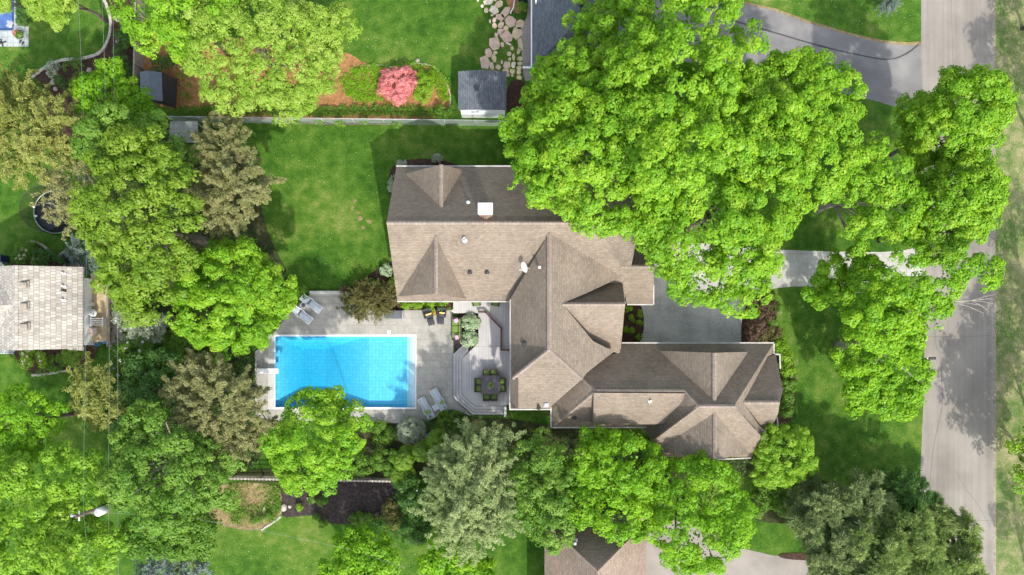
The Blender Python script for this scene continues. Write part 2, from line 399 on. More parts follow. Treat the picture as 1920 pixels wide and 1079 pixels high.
L_bronze = leafmat('bronze_shrub_leaf', (.07, .07, .02), (.135, .13, .038), (.21, .205, .07), .25)

# ------------------------------------------------------------------ foliage
RNG = np.random.default_rng(11)
def unit(a): return a/np.maximum(np.linalg.norm(a, axis=-1, keepdims=True), 1e-9)
def leaf_mesh(name, C, Nrm, L, Wd, rnd, m, parent=None, axis=None):
    """one rhombus per leaf; axis = direction of its long side"""
    n = len(C)
    if axis is None:
        r = RNG.normal(size=(n, 3)); U = unit(np.cross(Nrm, r))
    else:
        U = unit(axis - Nrm*np.sum(axis*Nrm, 1, keepdims=True))
    V = np.cross(Nrm, U)
    L = L.reshape(-1, 1)*.5; Wd = Wd.reshape(-1, 1)*.5
    vs = np.empty((n, 4, 3), np.float32)
    vs[:, 0] = C-U*L; vs[:, 1] = C+V*Wd+U*L*.15; vs[:, 2] = C+U*L-Nrm*L*.25; vs[:, 3] = C-V*Wd+U*L*.15
    me = bpy.data.meshes.new(name)
    me.vertices.add(4*n); me.vertices.foreach_set('co', vs.ravel())
    me.loops.add(4*n); me.loops.foreach_set('vertex_index', np.arange(4*n, dtype=np.int32))
    me.polygons.add(n); me.polygons.foreach_set('loop_start', np.arange(0, 4*n, 4, dtype=np.int32))
    at = me.attributes.new('rnd', 'FLOAT', 'FACE'); at.data.foreach_set('value', np.clip(rnd, 0, 1).astype(np.float32))
    me.update(calc_edges=True)
    return link(name, me, m, parent)
def sphere_dirs(n, zmin=-.35):
    z = RNG.uniform(zmin, 1, n); a = RNG.uniform(0, 2*math.pi, n); r = np.sqrt(1-z*z)
    return np.stack([r*np.cos(a), r*np.sin(a), z], 1)
def ragged(dirs, amp, k=5):
    out = np.ones(len(dirs))
    for _ in range(k):
        w_ = RNG.normal(size=3)*3.0; out += amp/k*1.8*np.sin(dirs @ w_ + RNG.uniform(0, 6.28))
    return out
def boughs(lobes, spacing, amp, zmin=-.35, shell=(.64, 1.06)):
    """lobes: (centre, r, rz) -> points near the crown's surface and their outward directions"""
    PB, DB = [], []
    for i, (c, r, rz) in enumerate(lobes):
        n = max(6, int(2*math.pi*r*(r+rz)/2*1.35/(spacing**2)))
        d = sphere_dirs(n, zmin); k = ragged(d, amp)*RNG.uniform(*shell, n)
        p = np.array(c) + d*np.array([r, r, rz])*k[:, None]
        ok = np.ones(n, bool)
        for j, (c2, r2, rz2) in enumerate(lobes):
            if j == i: continue
            q = (p-np.array(c2))/np.array([r2, r2, rz2]); ok &= np.linalg.norm(q, axis=1) > .80
        PB.append(p[ok]); DB.append(d[ok])
    return np.concatenate(PB), np.concatenate(DB)
def foliage(lobes, style='broad', leaf=.2, spacing=1.15, rb=.75, nt=13, nl=11, amp=.14, zmin=-.3, flat=.62, dens=1.0, shell=(.64, 1.06)):
    """returns centres, normals, length, width, rnd, axis of every leaf of one crown"""
    B, D = boughs(lobes, spacing/math.sqrt(dens), amp, zmin, shell)
    nb = len(B); up = np.array([0, 0, 1.0])
    brnd = RNG.uniform(0, 1, nb)
    if style in ('broad', 'pom'):
        ax = unit(D*.55+up*.6)
        bi = np.repeat(np.arange(nb), nt); n = len(bi)
        o = unit(RNG.normal(size=(n, 3))); s = np.sum(o*ax[bi], 1, keepdims=True)
        o = np.where(s < -.15, o-2*s*ax[bi], o)
        sz = RNG.uniform(.6, 1.15, nb)*rb
        o2 = o*(RNG.uniform(.55, 1.0, n)*sz[bi])[:, None]; o2[:, 2] *= flat
        T = B[bi]+o2
        trnd = RNG.uniform(0, 1, n)
        ti = np.repeat(np.arange(n), nl); m = len(ti)
        q = unit(RNG.normal(size=(m, 3)))
        if style == 'broad':
            tn = unit(o[ti]*.55+up*.6)
            s = np.sum(q*tn, 1, keepdims=True); q = np.where(s < -.1, q-2*s*tn, q)
            rt = leaf*1.75
            C = T[ti]+q*(rt*RNG.uniform(.7, 1.0, m))[:, None]
            N = unit(q*.62+tn*.55+RNG.normal(size=(m, 3))*.17)
            L = leaf*RNG.uniform(.75, 1.3, m); W = L*RNG.uniform(.65, .95, m); A = None
        else:
            rt = leaf*.9
            C = T[ti]+q*(rt*.55); A = q; N = unit(np.cross(q, RNG.normal(size=(m, 3))))
            L = rt*RNG.uniform(.9, 1.3, m); W = L*.11+.012
        R = .32*trnd[ti]+.42*brnd[bi][ti]+.30*RNG.uniform(0, 1, m)
    else:                                        # feather: sprays that run outwards from the trunk
        out = D.copy(); out[:, 2] = out[:, 2]*.30+.06
        out = unit(out+RNG.normal(size=(nb, 3))*.22)
        bi = np.repeat(np.arange(nb), nt); n = len(bi)
        side = unit(np.cross(out, up)); tt = RNG.uniform(-1, 1, n); 
        wid = RNG.uniform(-1, 1, n)*(1-tt)*.5*.42
        ln = rb*RNG.uniform(.7, 1.3, nb)
        T = B[bi]+out[bi]*(tt*ln[bi])[:, None]+side[bi]*(wid*ln[bi])[:, None]+RNG.normal(size=(n, 3))*.06*rb
        T[:, 2] -= .18*rb*tt*tt
        ti = np.repeat(np.arange(n), nl); m = len(ti)
        q = unit(RNG.normal(size=(m, 3)))
        C = T[ti]+q*leaf*.8
        A = unit(out[bi][ti]*.8+side[bi][ti]*(np.sign(wid)*.7)[ti][:, None]+RNG.normal(size=(m, 3))*.45)
        N = unit(up+RNG.normal(size=(m, 3))*.55+D[bi][ti]*.3)
        L = leaf*RNG.uniform(1.0, 1.8, m); W = L*RNG.uniform(.18, .30, m)
        R = .30*brnd[bi][ti]+.3*RNG.uniform(0, 1, n)[ti]+.4*RNG.uniform(0, 1, m)
    return (C, N, L, W, R, A), B
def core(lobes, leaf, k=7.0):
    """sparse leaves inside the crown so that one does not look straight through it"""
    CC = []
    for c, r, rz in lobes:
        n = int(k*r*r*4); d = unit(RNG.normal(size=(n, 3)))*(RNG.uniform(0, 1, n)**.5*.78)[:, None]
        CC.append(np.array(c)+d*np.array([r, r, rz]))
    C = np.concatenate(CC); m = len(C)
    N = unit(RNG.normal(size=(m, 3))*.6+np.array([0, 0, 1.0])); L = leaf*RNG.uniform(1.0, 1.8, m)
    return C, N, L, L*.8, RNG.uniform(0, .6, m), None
def cat(a, b):
    A = None if a[5] is None else np.concatenate([a[5], unit(RNG.normal(size=(len(b[0]), 3)))])
    return tuple(np.concatenate([x, y]) for x, y in zip(a[:5], b[:5])) + (A,)
def lobe(px, py, rpx, z, fl=.8):
    p = P(px, py, z); r = rpx*(H-z)/F
    return ((p.x, p.y, p.z), r, r*fl)
TREES = []
def tree(label, lobes, m, style='broad', name='tree', group=None, base=None, trunk_r=.22, bark=None, nlimb=9, catg='tree', **kw):
    """lobes in picture units: (px, py, radius px, height m[, flatness])"""
    lb = [lobe(*l) for l in lobes]
    big = max(lb, key=lambda l: l[1])
    cx = sum(l[0][0]*l[1]**2 for l in lb)/sum(l[1]**2 for l in lb); cy = sum(l[0][1]*l[1]**2 for l in lb)/sum(l[1]**2 for l in lb)
    cz = sum(l[0][2]*l[1]**2 for l in lb)/sum(l[1]**2 for l in lb)
    if base is not None: b = P(base[0], base[1], 0)
    else: b = Vector((cx, cy, 0))
    root = thing(name, label, catg, b, 0, group)
    leaf = kw.get('leaf', .2)
    fo, B = foliage(lb, style, **kw)
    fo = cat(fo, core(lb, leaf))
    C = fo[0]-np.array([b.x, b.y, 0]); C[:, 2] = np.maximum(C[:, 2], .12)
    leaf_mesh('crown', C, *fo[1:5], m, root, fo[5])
    mb = MB(); top = Vector((cx-b.x, cy-b.y, cz))
    n = 6; pts = [Vector((top.x*(t**1.5)+random.uniform(-.08, .08)*(t > 0), top.y*(t**1.5)+random.uniform(-.08, .08)*(t > 0), -.05+cz*t)) for t in [i/n for i in range(n+1)]]
    mb.tube(pts, [trunk_r*(1.35 if i == 0 else 1-.75*i/n) for i in range(n+1)], 8)
    idx = RNG.choice(len(B), min(nlimb, len(B)), replace=False)
    for k in idx:
        e = Vector(B[k])-Vector((b.x, b.y, 0)); t = random.uniform(.35, .85); s = pts[0].lerp(top, t); s = pts[min(n, int(t*n))]
        mid = s.lerp(e, .5)+Vector((random.uniform(-.3, .3), random.uniform(-.3, .3), .25))
        mb.tube([s, s.lerp(mid, .5)+Vector((0, 0, .1)), mid, mid.lerp(e, .55)+Vector((0, 0, .05)), e], [trunk_r*.36, trunk_r*.3, trunk_r*.24, trunk_r*.17, .018], 5)
    mb.build('trunk', bark or M_bark, root)
    return root
def shrub(label, lobes, m, style='broad', name='shrub', group=None, catg='shrub', flowers=None, nf=0, fs=.12, **kw):
    """low plant: foliage (one mesh) and, where it blooms, its flowers; stems below"""
    lb = [lobe(*l) for l in lobes]
    cx = sum(l[0][0] for l in lb)/len(lb); cy = sum(l[0][1] for l in lb)/len(lb); b = Vector((cx, cy, 0))
    a = dict(leaf=.13, spacing=.6, rb=.36, nt=9, nl=8, amp=.14, zmin=-.1); a.update(kw)
    fo, B = foliage(lb, style, **a)
    fo = cat(fo, core(lb, a['leaf'], 12.0))
    C = fo[0]-np.array([b.x, b.y, 0]); C[:, 2] = np.maximum(C[:, 2], .03)
    root = thing(name, label, catg, b, 0, group)
    leaf_mesh('foliage', C, *fo[1:5], m, root, fo[5])
    if flowers is not None:
        cs = []
        sel = RNG.choice(len(B), min(nf, len(B)), replace=False)
        for k in sel:
            q = unit(RNG.normal(size=(14, 3))); q[:, 2] = np.abs(q[:, 2])
            out = B[k]-np.array([cx, cy, 0]); 
            cs.append(out+np.array([0, 0, a['rb']*.55])+q*fs)
        C = np.concatenate(cs); n = len(C)
        leaf_mesh('blossom', C, unit(RNG.normal(size=(n, 3))*.4+np.array([0, 0, 1.0])), np.full(n, fs), np.full(n, fs*.9), RNG.uniform(0, 1, n), flowers, root)
    mb = MB()
    for l in lb:
        for _ in range(3):
            e = Vector(l[0])-b+Vector((random.uniform(-.4, .4)*l[1], random.uniform(-.4, .4)*l[1], 0)); s = Vector((e.x*.08, e.y*.08, -.03))
            mb.tube([s, s.lerp(e, .55)+Vector((.03, .02, .05)), e], [.03, .022, .012], 5)
    mb.build('stem', M_bark, root)
    return root
def in_poly(pts, n):
    xs = [p.x for p in pts]; ys = [p.y for p in pts]; out = []
    V = np.array([(p.x, p.y) for p in pts])
    while sum(len(o) for o in out) < n:
        q = np.stack([RNG.uniform(min(xs), max(xs), n), RNG.uniform(min(ys), max(ys), n)], 1)
        ins = np.zeros(len(q), bool)
        for i in range(len(V)):
            a, b = V[i], V[i-1]
            c = ((a[1] > q[:, 1]) != (b[1] > q[:, 1])) & (q[:, 0] < (b[0]-a[0])*(q[:, 1]-a[1])/(b[1]-a[1]+1e-12)+a[0])
            ins ^= c
        out.append(q[ins])
    return np.concatenate(out)[:n]
def cover(name, label, pts, m, dens=26, leaf=.14, h=.28, thr=.0):
    """ground cover nobody could count: clumps of leaves over a bed"""
    pp = poly(pts); A = abs(sum(pp[i-1].x*pp[i].y-pp[i].x*pp[i-1].y for i in range(len(pp))))/2
    q = in_poly(pp, max(4, int(A*dens/8)))
    ph = np.sin(q[:, 0]*1.3+2)+np.sin(q[:, 1]*1.7+1)+np.sin((q[:, 0]+q[:, 1])*.7)+RNG.normal(size=len(q))*.8
    q = q[ph > thr*2-3.0*(thr == 0)]
    k = 8; ci = np.repeat(np.arange(len(q)), k); n = len(ci)
    hh = RNG.uniform(.3, 1, len(q))*h
    o = RNG.normal(size=(n, 3))*leaf*.9
    C = np.stack([q[ci, 0]+o[:, 0], q[ci, 1]+o[:, 1], np.abs(hh[ci]*.8+o[:, 2]*.5)+.04], 1)
    N = unit(RNG.normal(size=(n, 3))*.5+np.array([0, 0, 1.0])); L = leaf*RNG.uniform(.7, 1.3, n)
    o = leaf_mesh(name, C, N, L, L*.75, .5*RNG.uniform(0, 1, len(q))[ci]+.5*RNG.uniform(0, 1, n), m)
    return tag(o, label, 'ground cover', None, 'stuff')
# ================================================================== THE SETTING
# pool rectangle in world coordinates (water surface slightly below the paving)
pA = P(515, 630.5); pB = P(779.5, 764.5)
PX0, PX1, PY1, PY0 = pA.x, pB.x, pA.y, pB.y
def ring_sheet(name, outer, z, m, **kw):
    """rectangle with the pool hole cut out"""
    x0, y0, x1, y1 = outer
    xs = [x0, PX0, PX1, x1]; ys = [y0, PY0, PY1, y1]
    vs = [(x, y, z) for y in ys for x in xs]; fs = []
    for j in range(3):
        for i in range(3):
            if i == 1 and j == 1: continue
            a = j*4+i; fs.append((a, a+1, a+5, a+4))
    me = bpy.data.meshes.new(name); me.from_pydata(vs, [], fs); me.update()
    o = link(name, me, m); o['kind'] = 'structure'; return o
ring_sheet('lawn', (-420, -420, 420, 420), 0.0, M_grass)
# road, verge, driveways, paths
def S_(name, pts, z, m, sm=0, label=None):
    if sm: pts = smooth_poly(pts, sm)
    return sheet(name, poly(pts), z, m, label)
S_('verge', [(1861, -400), (2300, -400), (2300, 1500), (1862, 1500), (1862, 500)], .004, M_verge)
ROAD = [(1727, -400), (1727, 90), (1730, 300), (1734, 470), (1734, 620), (1731, 760), (1725, 900), (1722, 1000), (1722, 1500), (1862, 1500), (1862, 500), (1859, -400)]
road = S_('road', ROAD, .008, M_road)
S_('gravel_shoulder', [(1856, -400), (1866, -400), (1867.5, 500), (1868, 1500), (1859, 1500), (1859, 500)], .006, ground_mat('pale_shoulder_gravel', [(.35, (.14, .12, .09)), (.5, (.26, .23, .18)), (.66, (.36, .32, .26))], (.5, 4., 20.)))
M_crack = plain('sealed_crack_tar', (.14, .13, .12), .9, .2, 5)
M_tar = plain('fresh_tar_seal', (.05, .05, .052), .8, .3, 5)
def strip(name, pts, wpx, z, m, parent=None, kind='structure'):
    pp = poly(smooth_poly(pts, 2, False)); n = len(pp); L = []; R = []
    for i, p in enumerate(pp):
        t = (pp[min(i+1, n-1)]-pp[max(i-1, 0)]).normalized(); q = Vector((-t.y, t.x, 0))*(wpx/21.5/2)*random.uniform(.7, 1.25)
        L.append(p+q); R.append(p-q)
    vs = [(p.x, p.y, z) for p in L+R]; fs = [(i, n+i, n+i+1, i+1) for i in range(n-1)]
    me = bpy.data.meshes.new(name); me.from_pydata(vs, [], fs); me.update()
    o = link(name, me, m, parent)
    if parent is None and kind: o['kind'] = kind
    return o
strip('sealed_crack', [(1752, 560), (1753, 650), (1764, 662), (1766, 720), (1768, 760), (1758, 800), (1748, 850), (1742, 930)], 1.3, .012, M_crack, road)
strip('sealed_crack', [(1783, 0), (1785, 60), (1786, 100), (1790, 160)], .9, .012, M_crack, road)
strip('sealed_crack', [(1738, 632), (1800, 631), (1861, 630)], .7, .012, M_crack, road)
strip('sealed_crack', [(1790, 880), (1812, 920), (1830, 940), (1858, 990)], .7, .012, M_crack, road)
strip('sealed_crack', [(1762, 977), (1800, 978), (1860, 976)], .7, .012, M_crack, road)
DR = [(1100, -200), (1330, -30), (1390, 6), (1450, 20), (1520, 45), (1590, 66), (1650, 80), (1700, 86), (1727.2, 84), (1728, 200), (1690, 205), (1650, 192), (1560, 170), (1430, 140), (1380, 120), (1100, 110)]
drv = S_('asphalt_driveway', DR, .012, M_drive_asphalt)
strip('sealed_crack', [(1360, 35), (1440, 58), (1540, 88), (1620, 106), (1668, 114), (1700, 102), (1722, 84)], 3.0, .016, M_tar, drv)
S_('driveway_edge_gravel', [(1385, 1), (1390, 6), (1450, 20), (1520, 45), (1590, 66), (1650, 80), (1700, 86), (1727, 84), (1727, 78), (1700, 80), (1650, 75), (1590, 61), (1520, 40), (1450, 15)], .009, M_litter)
S_('concrete_driveway', [(1200, 455), (1300, 455), (1440, 468), (1560, 472), (1650, 473), (1690, 471), (1715, 465), (1734, 461), (1735, 518), (1690, 518), (1640, 528), (1600, 536), (1480, 538), (1440, 543), (1415, 556), (1398, 575), (1391, 600), (1389, 650), (1200, 650)], .012, M_concrete)
S_('south_driveway', [(1195, 960), (1300, 985), (1390, 1028), (1450, 1042), (1530, 1046), (1620, 1065), (1735, 1100), (1735, 1500), (1195, 1500)], .012, M_drive_south)
S_('concrete_walk', [(975, 60), (988, 30), (994, -60), (1010, -60), (1010, 150), (985, 152), (981, 140)], .012, M_walk)
S_('concrete_landing', [(1465, 588), (1435, 588), (1435, 580), (1465, 580)], .008, M_walk)
# planting beds
BEDS = [
 ('straw_bed', [(258, 70), (330, 60), (640, 90), (690, 124), (740, 129), (780, 120), (810, 124), (830, 138), (845, 165), (846, 210), (843, 226), (258, 226)], M_straw),
 ('mulch_bed', [(55, 153), (85, 128), (112, 115), (160, 110), (188, 100), (205, 72), (207, 30), (196, 5), (190, -40), (255, -40), (255, 260), (60, 260)], M_mulch),
 ('mulch_bed', [(728, 330), (738, 308), (760, 300), (800, 297), (845, 304), (880, 318), (880, 350), (728, 380)], M_mulch),
 ('mulch_bed', [(770, 470), (738, 490), (716, 496), (700, 512), (665, 530), (642, 546), (648, 560), (745, 585), (850, 582), (850, 560)], M_mulch),
 ('mulch_bed', [(1150, 560), (1207, 560), (1207, 652), (1150, 652)], M_mulch),
 ('mulch_bed', [(1389, 655), (1390, 600), (1396, 578), (1412, 560), (1438, 546), (1455, 545), (1452, 580), (1462, 620), (1476, 650), (1492, 690), (1492, 760), (1480, 800), (1440, 800), (1440, 655)], M_mulch),
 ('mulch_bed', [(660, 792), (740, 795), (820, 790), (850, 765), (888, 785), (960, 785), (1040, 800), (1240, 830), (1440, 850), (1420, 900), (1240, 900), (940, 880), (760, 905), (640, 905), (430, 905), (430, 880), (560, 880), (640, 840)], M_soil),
 ('dark_mulch_bed', [(520, 896), (760, 897), (770, 950), (735, 960), (690, 975), (640, 985), (600, 978), (590, 966), (560, 968), (528, 972), (520, 940)], M_dark_mulch),
 ('litter_bed', [(390, 905), (525, 905), (530, 950), (528, 968), (510, 984), (480, 996), (440, 992), (390, 980)], M_litter),
 ('mulch_bed', [(950, 150), (990, 150), (995, 225), (948, 225)], M_mulch),
 ('mulch_bed', [(20, 488), (30, 470), (52, 454), (78, 462), (100, 480), (125, 490), (160, 500), (160, 520), (20, 520)], M_mulch),
 ('mulch_bed', [(20, 650), (175, 640), (190, 655), (160, 690), (120, 700), (80, 704), (50, 698), (35, 680)], M_mulch),
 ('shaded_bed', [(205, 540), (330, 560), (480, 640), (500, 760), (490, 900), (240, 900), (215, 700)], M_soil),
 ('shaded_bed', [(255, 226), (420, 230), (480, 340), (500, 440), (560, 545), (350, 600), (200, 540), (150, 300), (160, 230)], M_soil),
 ('straw_bed', [(940, -60), (976, -60), (978, 20), (972, 28), (960, 20), (948, 5)], M_straw),
 ('mulch_bed', [(36, -10), (54, -10), (54, 50), (36, 50)], M_mulch),
 ('mulch_bed', [(848, 585), (905, 585), (905, 680), (848, 668)], M_dark_mulch),
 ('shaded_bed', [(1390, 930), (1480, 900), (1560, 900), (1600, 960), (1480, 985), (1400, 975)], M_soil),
 ('gravel_shoulder', [(1460, 1035), (1580, 1042), (1650, 1060), (1640, 1078), (1530, 1052), (1460, 1048)], M_mulch),
 ('bare_soil', [(560, 0), (560, 0), (560, 0)], None),
]
z = .016
for nme, pts, m in BEDS:
    if m is None: continue
    S_(nme, pts, z, m, 2); z += .0012
# ---------------------------------------------------------------- patio and pool
PAT = [(478, 660), (505, 640), (525, 618), (548, 585), (575, 566), (588, 551), (645, 551), (655, 575), (700, 582), (848, 582), (850, 660), (850, 748), (884, 780), (850, 768), (826, 772), (818, 782), (800, 792), (742, 794), (690, 791), (600, 790), (500, 790), (478, 780)]
def patio():
    # outline minus the pool: cut into a left, right, top and bottom part that meet edge to edge
    x0, x1, y1, y0 = 515, 779.5, 630.5, 764.5
    L = [(478, 660), (505, 640), (515, 630.5), (515, 764.5), (515, 790), (500, 790), (478, 780)]
    T = [(515, 630.5), (525, 618), (548, 585), (575, 566), (588, 551), (645, 551), (655, 575), (700, 582), (779.5, 582), (779.5, 630.5)]
    Rr = [(779.5, 582), (848, 582), (850, 660), (850, 748), (884, 780), (850, 768), (826, 772), (818, 782), (800, 792), (779.5, 792.8), (779.5, 764.5), (779.5, 630.5)]
    B = [(515, 764.5), (779.5, 764.5), (779.5, 792.8), (742, 794), (690, 791), (600, 790), (515, 790)]
    mb = MB()
    for pl in (L, T, Rr, B):
        pp = poly(pl, .055); b = len(mb.v); mb.v += [tuple(p) for p in pp]
        for t in tessellate_polygon([pp]):
            a, c, d = (pp[i] for i in t)
            mb.f.append([b+i for i in (t if (c-a).cross(d-a).z > 0 else t[::-1])])
    o = mb.build('patio', M_patio); o['kind'] = 'structure'
patio()
sheet('patio_base', poly([(476, 655), (505, 636), (545, 583), (586, 549), (640, 549), (640, 600), (512, 628)]), .05, M_patio)
def make_pool():
    root = thing('swimming_pool', 'long rectangular swimming pool of bright blue water in the grey patio', 'swimming pool', ((PX0+PX1)/2, (PY0+PY1)/2, 0))
    o = Vector(root.location)
    WZ = -.10
    b = MB()
    hx0, hx1 = P(556, 0).x, P(600, 0).x; sx = P(690, 0).x; hy1, hy0 = P(0, 655).y, P(0, 756).y
    ex = P(757, 0).x
    def q(x, y, z): return (x-o.x, y-o.y, z)
    v = [q(PX0, PY0, .05), q(PX1, PY0, .05), q(PX1, PY1, .05), q(PX0, PY1, .05),
         q(PX0, PY0, -.50), q(sx, PY0, -.50), q(PX1, PY0, -.50), q(PX1, PY1, -.50), q(sx, PY1, -.50), q(PX0, PY1, -.50),
         q(hx0, hy0, -1.75), q(hx1, hy0, -1.75), q(hx1, hy1, -1.75), q(hx0, hy1, -1.75)]
    f = [(0, 1, 6, 5, 4)[::-1], (1, 2, 7, 6)[::-1], (2, 3, 9, 8, 7)[::-1], (3, 0, 4, 9)[::-1], (5, 6, 7, 8), (10, 11, 12, 13), (4, 5, 11, 10), (5, 8, 12, 11), (8, 9, 13, 12), (9, 4, 10, 13)]
    b.add(v, f); b.build('basin', M_liner, root)
    wb = MB(); e = .012
    wb.box((0, 0, (WZ-2.9)/2), (PX1-PX0-2*e, PY1-PY0-2*e, WZ+2.9)); wb.build('water', M_water, root)
    # four steps across the shallow end
    xs = [779.0, 772.5, 767, 761.5, 756]
    for i in range(4):
        xa, xb = P(xs[i+1], 0).x, PX1-.02
        sb = MB(); zt = -.15-.17*i
        sb.box(((xa+xb)/2-o.x, 0, (zt-.3-.24*i*0+zt)/2-.0), (xb-xa, PY1-PY0-.05-.008*i, .3)); sb.build('step', M_liner_pale, root)
    # coping: a wide pale band on the left, narrow bright rims elsewhere
    def rim(x0, y0, x1, y1, z, nm='coping', mm=M_coping):
        one(lambda c: c.box(((x0+x1)/2-o.x, (y0+y1)/2-o.y, z-.03), (abs(x1-x0), abs(y1-y0), .06), 0, 0, 0, .012), nm, mm, root)
    L = P(503, 0).x
    rim(L, PY0-.15, PX0+.02, PY1+.15, .085)
    rim(PX0+.02, PY1-.03, PX1+.06, PY1+.13, .085, 'rim', M_white)
    rim(PX0+.02, PY0-.13, PX1+.06, PY0+.03, .085, 'rim', M_white)
    rim(PX1-.03, PY0+.03, PX1+.06, PY1-.03, .085, 'rim', M_white)
    rim(PX0+.02, PY0+.03, PX0+.07, PY1-.03, .083, 'rim', M_white)
make_pool()
# ---------------------------------------------------------------- our house
house = thing('house', 'large house under steep tan shingle roofs between the pool and the driveway', 'house')
class Roof:
    def __init__(s): s.b = MB()
    def face(s, pts, skirt=.22):
        pts = [Vector(p) for p in pts]; n = len(pts)
        nr = sum(((pts[i]-pts[0]).cross(pts[(i+1) % n]-pts[0]) for i in range(1, n)), Vector())
        if nr.z < 0: pts = pts[::-1]
        b = len(s.b.v); s.b.v += [tuple(p) for p in pts]
        if n > 4:
            for t in tessellate_polygon([[Vector((p.x, p.y, 0)) for p in pts]]):
                a, c, d = (pts[i] for i in t)
                s.b.f.append([b+i for i in (t if (c-a).cross(d-a).z > 0 else t[::-1])])
        else: s.b.f.append([b+i for i in range(n)])
        k = len(s.b.v); s.b.v += [(p.x, p.y, p.z-skirt) for p in pts]
        for i in range(n): j = (i+1) % n; s.b.f.append([b+i, k+i, k+j, b+j])
ridges = MB()
def ridge_cap(a, b, wd=.30, h=.035):
    a = Vector(a); b = Vector(b); t = (b-a).normalized(); q = t.cross(Vector((0, 0, 1))).normalized(); u = q.cross(t)
    if u.z < 0: u = -u
    w2 = wd/2; dn = -.07*Vector((0, 0, 1))
    vs = []
    for p in (a, b): vs += [p+q*w2+dn+u*h, p+u*(h+.035), p-q*w2+dn+u*h, p-u*.1]
    ridges.add(vs, [(0, 1, 5, 4), (1, 2, 6, 5), (0, 3, 1), (3, 2, 1), (4, 5, 7), (5, 6, 7), (2, 3, 7, 6), (3, 0, 4, 7)])
R1 = Roof()
X = Vector((1, 0, 0))
def eplane(p, py, z):      # plane through the horizontal E-W line at p and the eave at picture row py, height z
    q = P(NX, py, z); return plane3(p, p+X, Vector((p.x, q.y, z)))
# main block
rW, rE = P(725, 418, 9.3), P(1200, 418, 9.3); rE.y = rW.y
pN = eplane(rW, 313, 4.7); pS = eplane(rW, 564, 4.6)
nw = hit(743, 313.5, pN); sw = hit(745, 564, pS); nwE = Vector((rE.x-.4, nw.y, nw.z)); swE = Vector((rE.x-.4, sw.y, sw.z))
R1.face([rW, rE, nwE, nw]); R1.face([rW, rE, swE, sw]); ridge_cap(rW, rE)
# north cross gable over the lawn side
a = hit(827, 389, pN); fN = P(826, 309, a.z); fN = Vector((a.x, fN.y, a.z)); c1 = hit(760, 326, pN); c2 = hit(868, 319, pN)
R1.face([a, fN, c1]); R1.face([a, fN, c2]); ridge_cap(a, fN)
R1.face([c1, fN, c2, Vector((c2.x, c2.y+.02, c2.z-.3)), Vector((c1.x, c1.y+.02, c1.z-.3))], .1)
# south cross gable
a = hit(817, 443, pS); q = P(820, 551, a.z-.25); fS = Vector((a.x, q.y, a.z-.25)); c1 = hit(746, 556, pS); c2 = hit(875, 561, pS)
R1.face([a, fS, c1]); R1.face([a, fS, c2]); ridge_cap(a, fS)
# centre wing
wN = hit(1030, 437, pS); wS = P(1030, 655, wN.z); wS.x = wN.x
pE = plane3(wN, wS, hit(1166, 519, pS)); pWs = plane3(wN, wS, P(958, 559, 5.7))
R1.face([wN, P(958, 559, 5.7), P(958, 712, 5.7), wS], 1.4); ridge_cap(wN, wS, .34)
hE = hit(1092, 711, pE); pSw = plane3(wS, wS+X, hE)
R1.face([wS, hit(961, 710, pSw), hit(972, 708, pSw), hit(972, 766, pSw), hit(1033, 766, pSw), hit(1034, 762, pSw), hE], .5)
e1, e2 = hit(972, 708, pSw), hit(972, 766, pSw)
R1.face([e1, e2, P(957, 767, e2.z-1.1), P(957, 711, e1.z-1.3)], .4)
ridge_cap(wS, hit(961, 710, pSw), .26); ridge_cap(wS, hE, .26)
R1.face([wN, hit(1166, 519, pE), hit(1055, 571, pE), hit(1112, 640, pE), hit(1152, 660, pE), hit(1140, 668, pE), hit(1100, 700, pE), hE, wS], .9)
# cross gable C on the east slope
cr = hit(1055, 571, pE); ce = P(1172, 572, cr.z); ce.y = cr.y
pCn = plane3(cr, ce, P(1166, 520, 5.0)); pCs = plane3(cr, ce, P(1160, 660, 5.0))
R1.face([cr, ce, hit(1166, 519.5, pCn), hit(1146, 522, pCn)], .8); R1.face([cr, ce, hit(1164, 655, pCs), hit(1158, 663, pCs), hit(1150, 660, pCs), hit(1112, 641, pCs)], .8); ridge_cap(cr, ce)
# porch gable D and the small hip beside it
dr = hit(1164, 500, pS); de = P(1227, 502, dr.z); de.y = dr.y
pDn = plane3(dr, de, P(1221, 448, 4.2)); pDs = plane3(dr, de, P(1224, 570, 4.2))
R1.face([dr, hit(1182, 490, pDn), hit(1189, 458, pDn), hit(1221, 448, pDn), de], .4); R1.face([dr, de, hit(1224, 570, pDs), hit(1175, 570, pDs), hit(1167, 519, pDs)], .4); ridge_cap(dr, de)
k0, k1, k2, k3 = hit(1124, 450, pS), hit(1132, 442, pS), hit(1182, 489, pS), hit(1164, 500, pS)
k1u, k2u = k1+Vector((0, 0, .12)), k2+Vector((0, 0, .75)); kE = hit(1192, 438, pS)+Vector((0, 0, .12))
k1u = Vector(P(1132, 442, k1u.z)); k2u = Vector(P(1182, 489, k2u.z)); kE = Vector(P(1192, 438, kE.z))
R1.face([k0+Vector((0, 0, .03)), k1u, k2u, k3+Vector((0, 0, .03))], .5); R1.face([k1u, kE, k2u], .5)
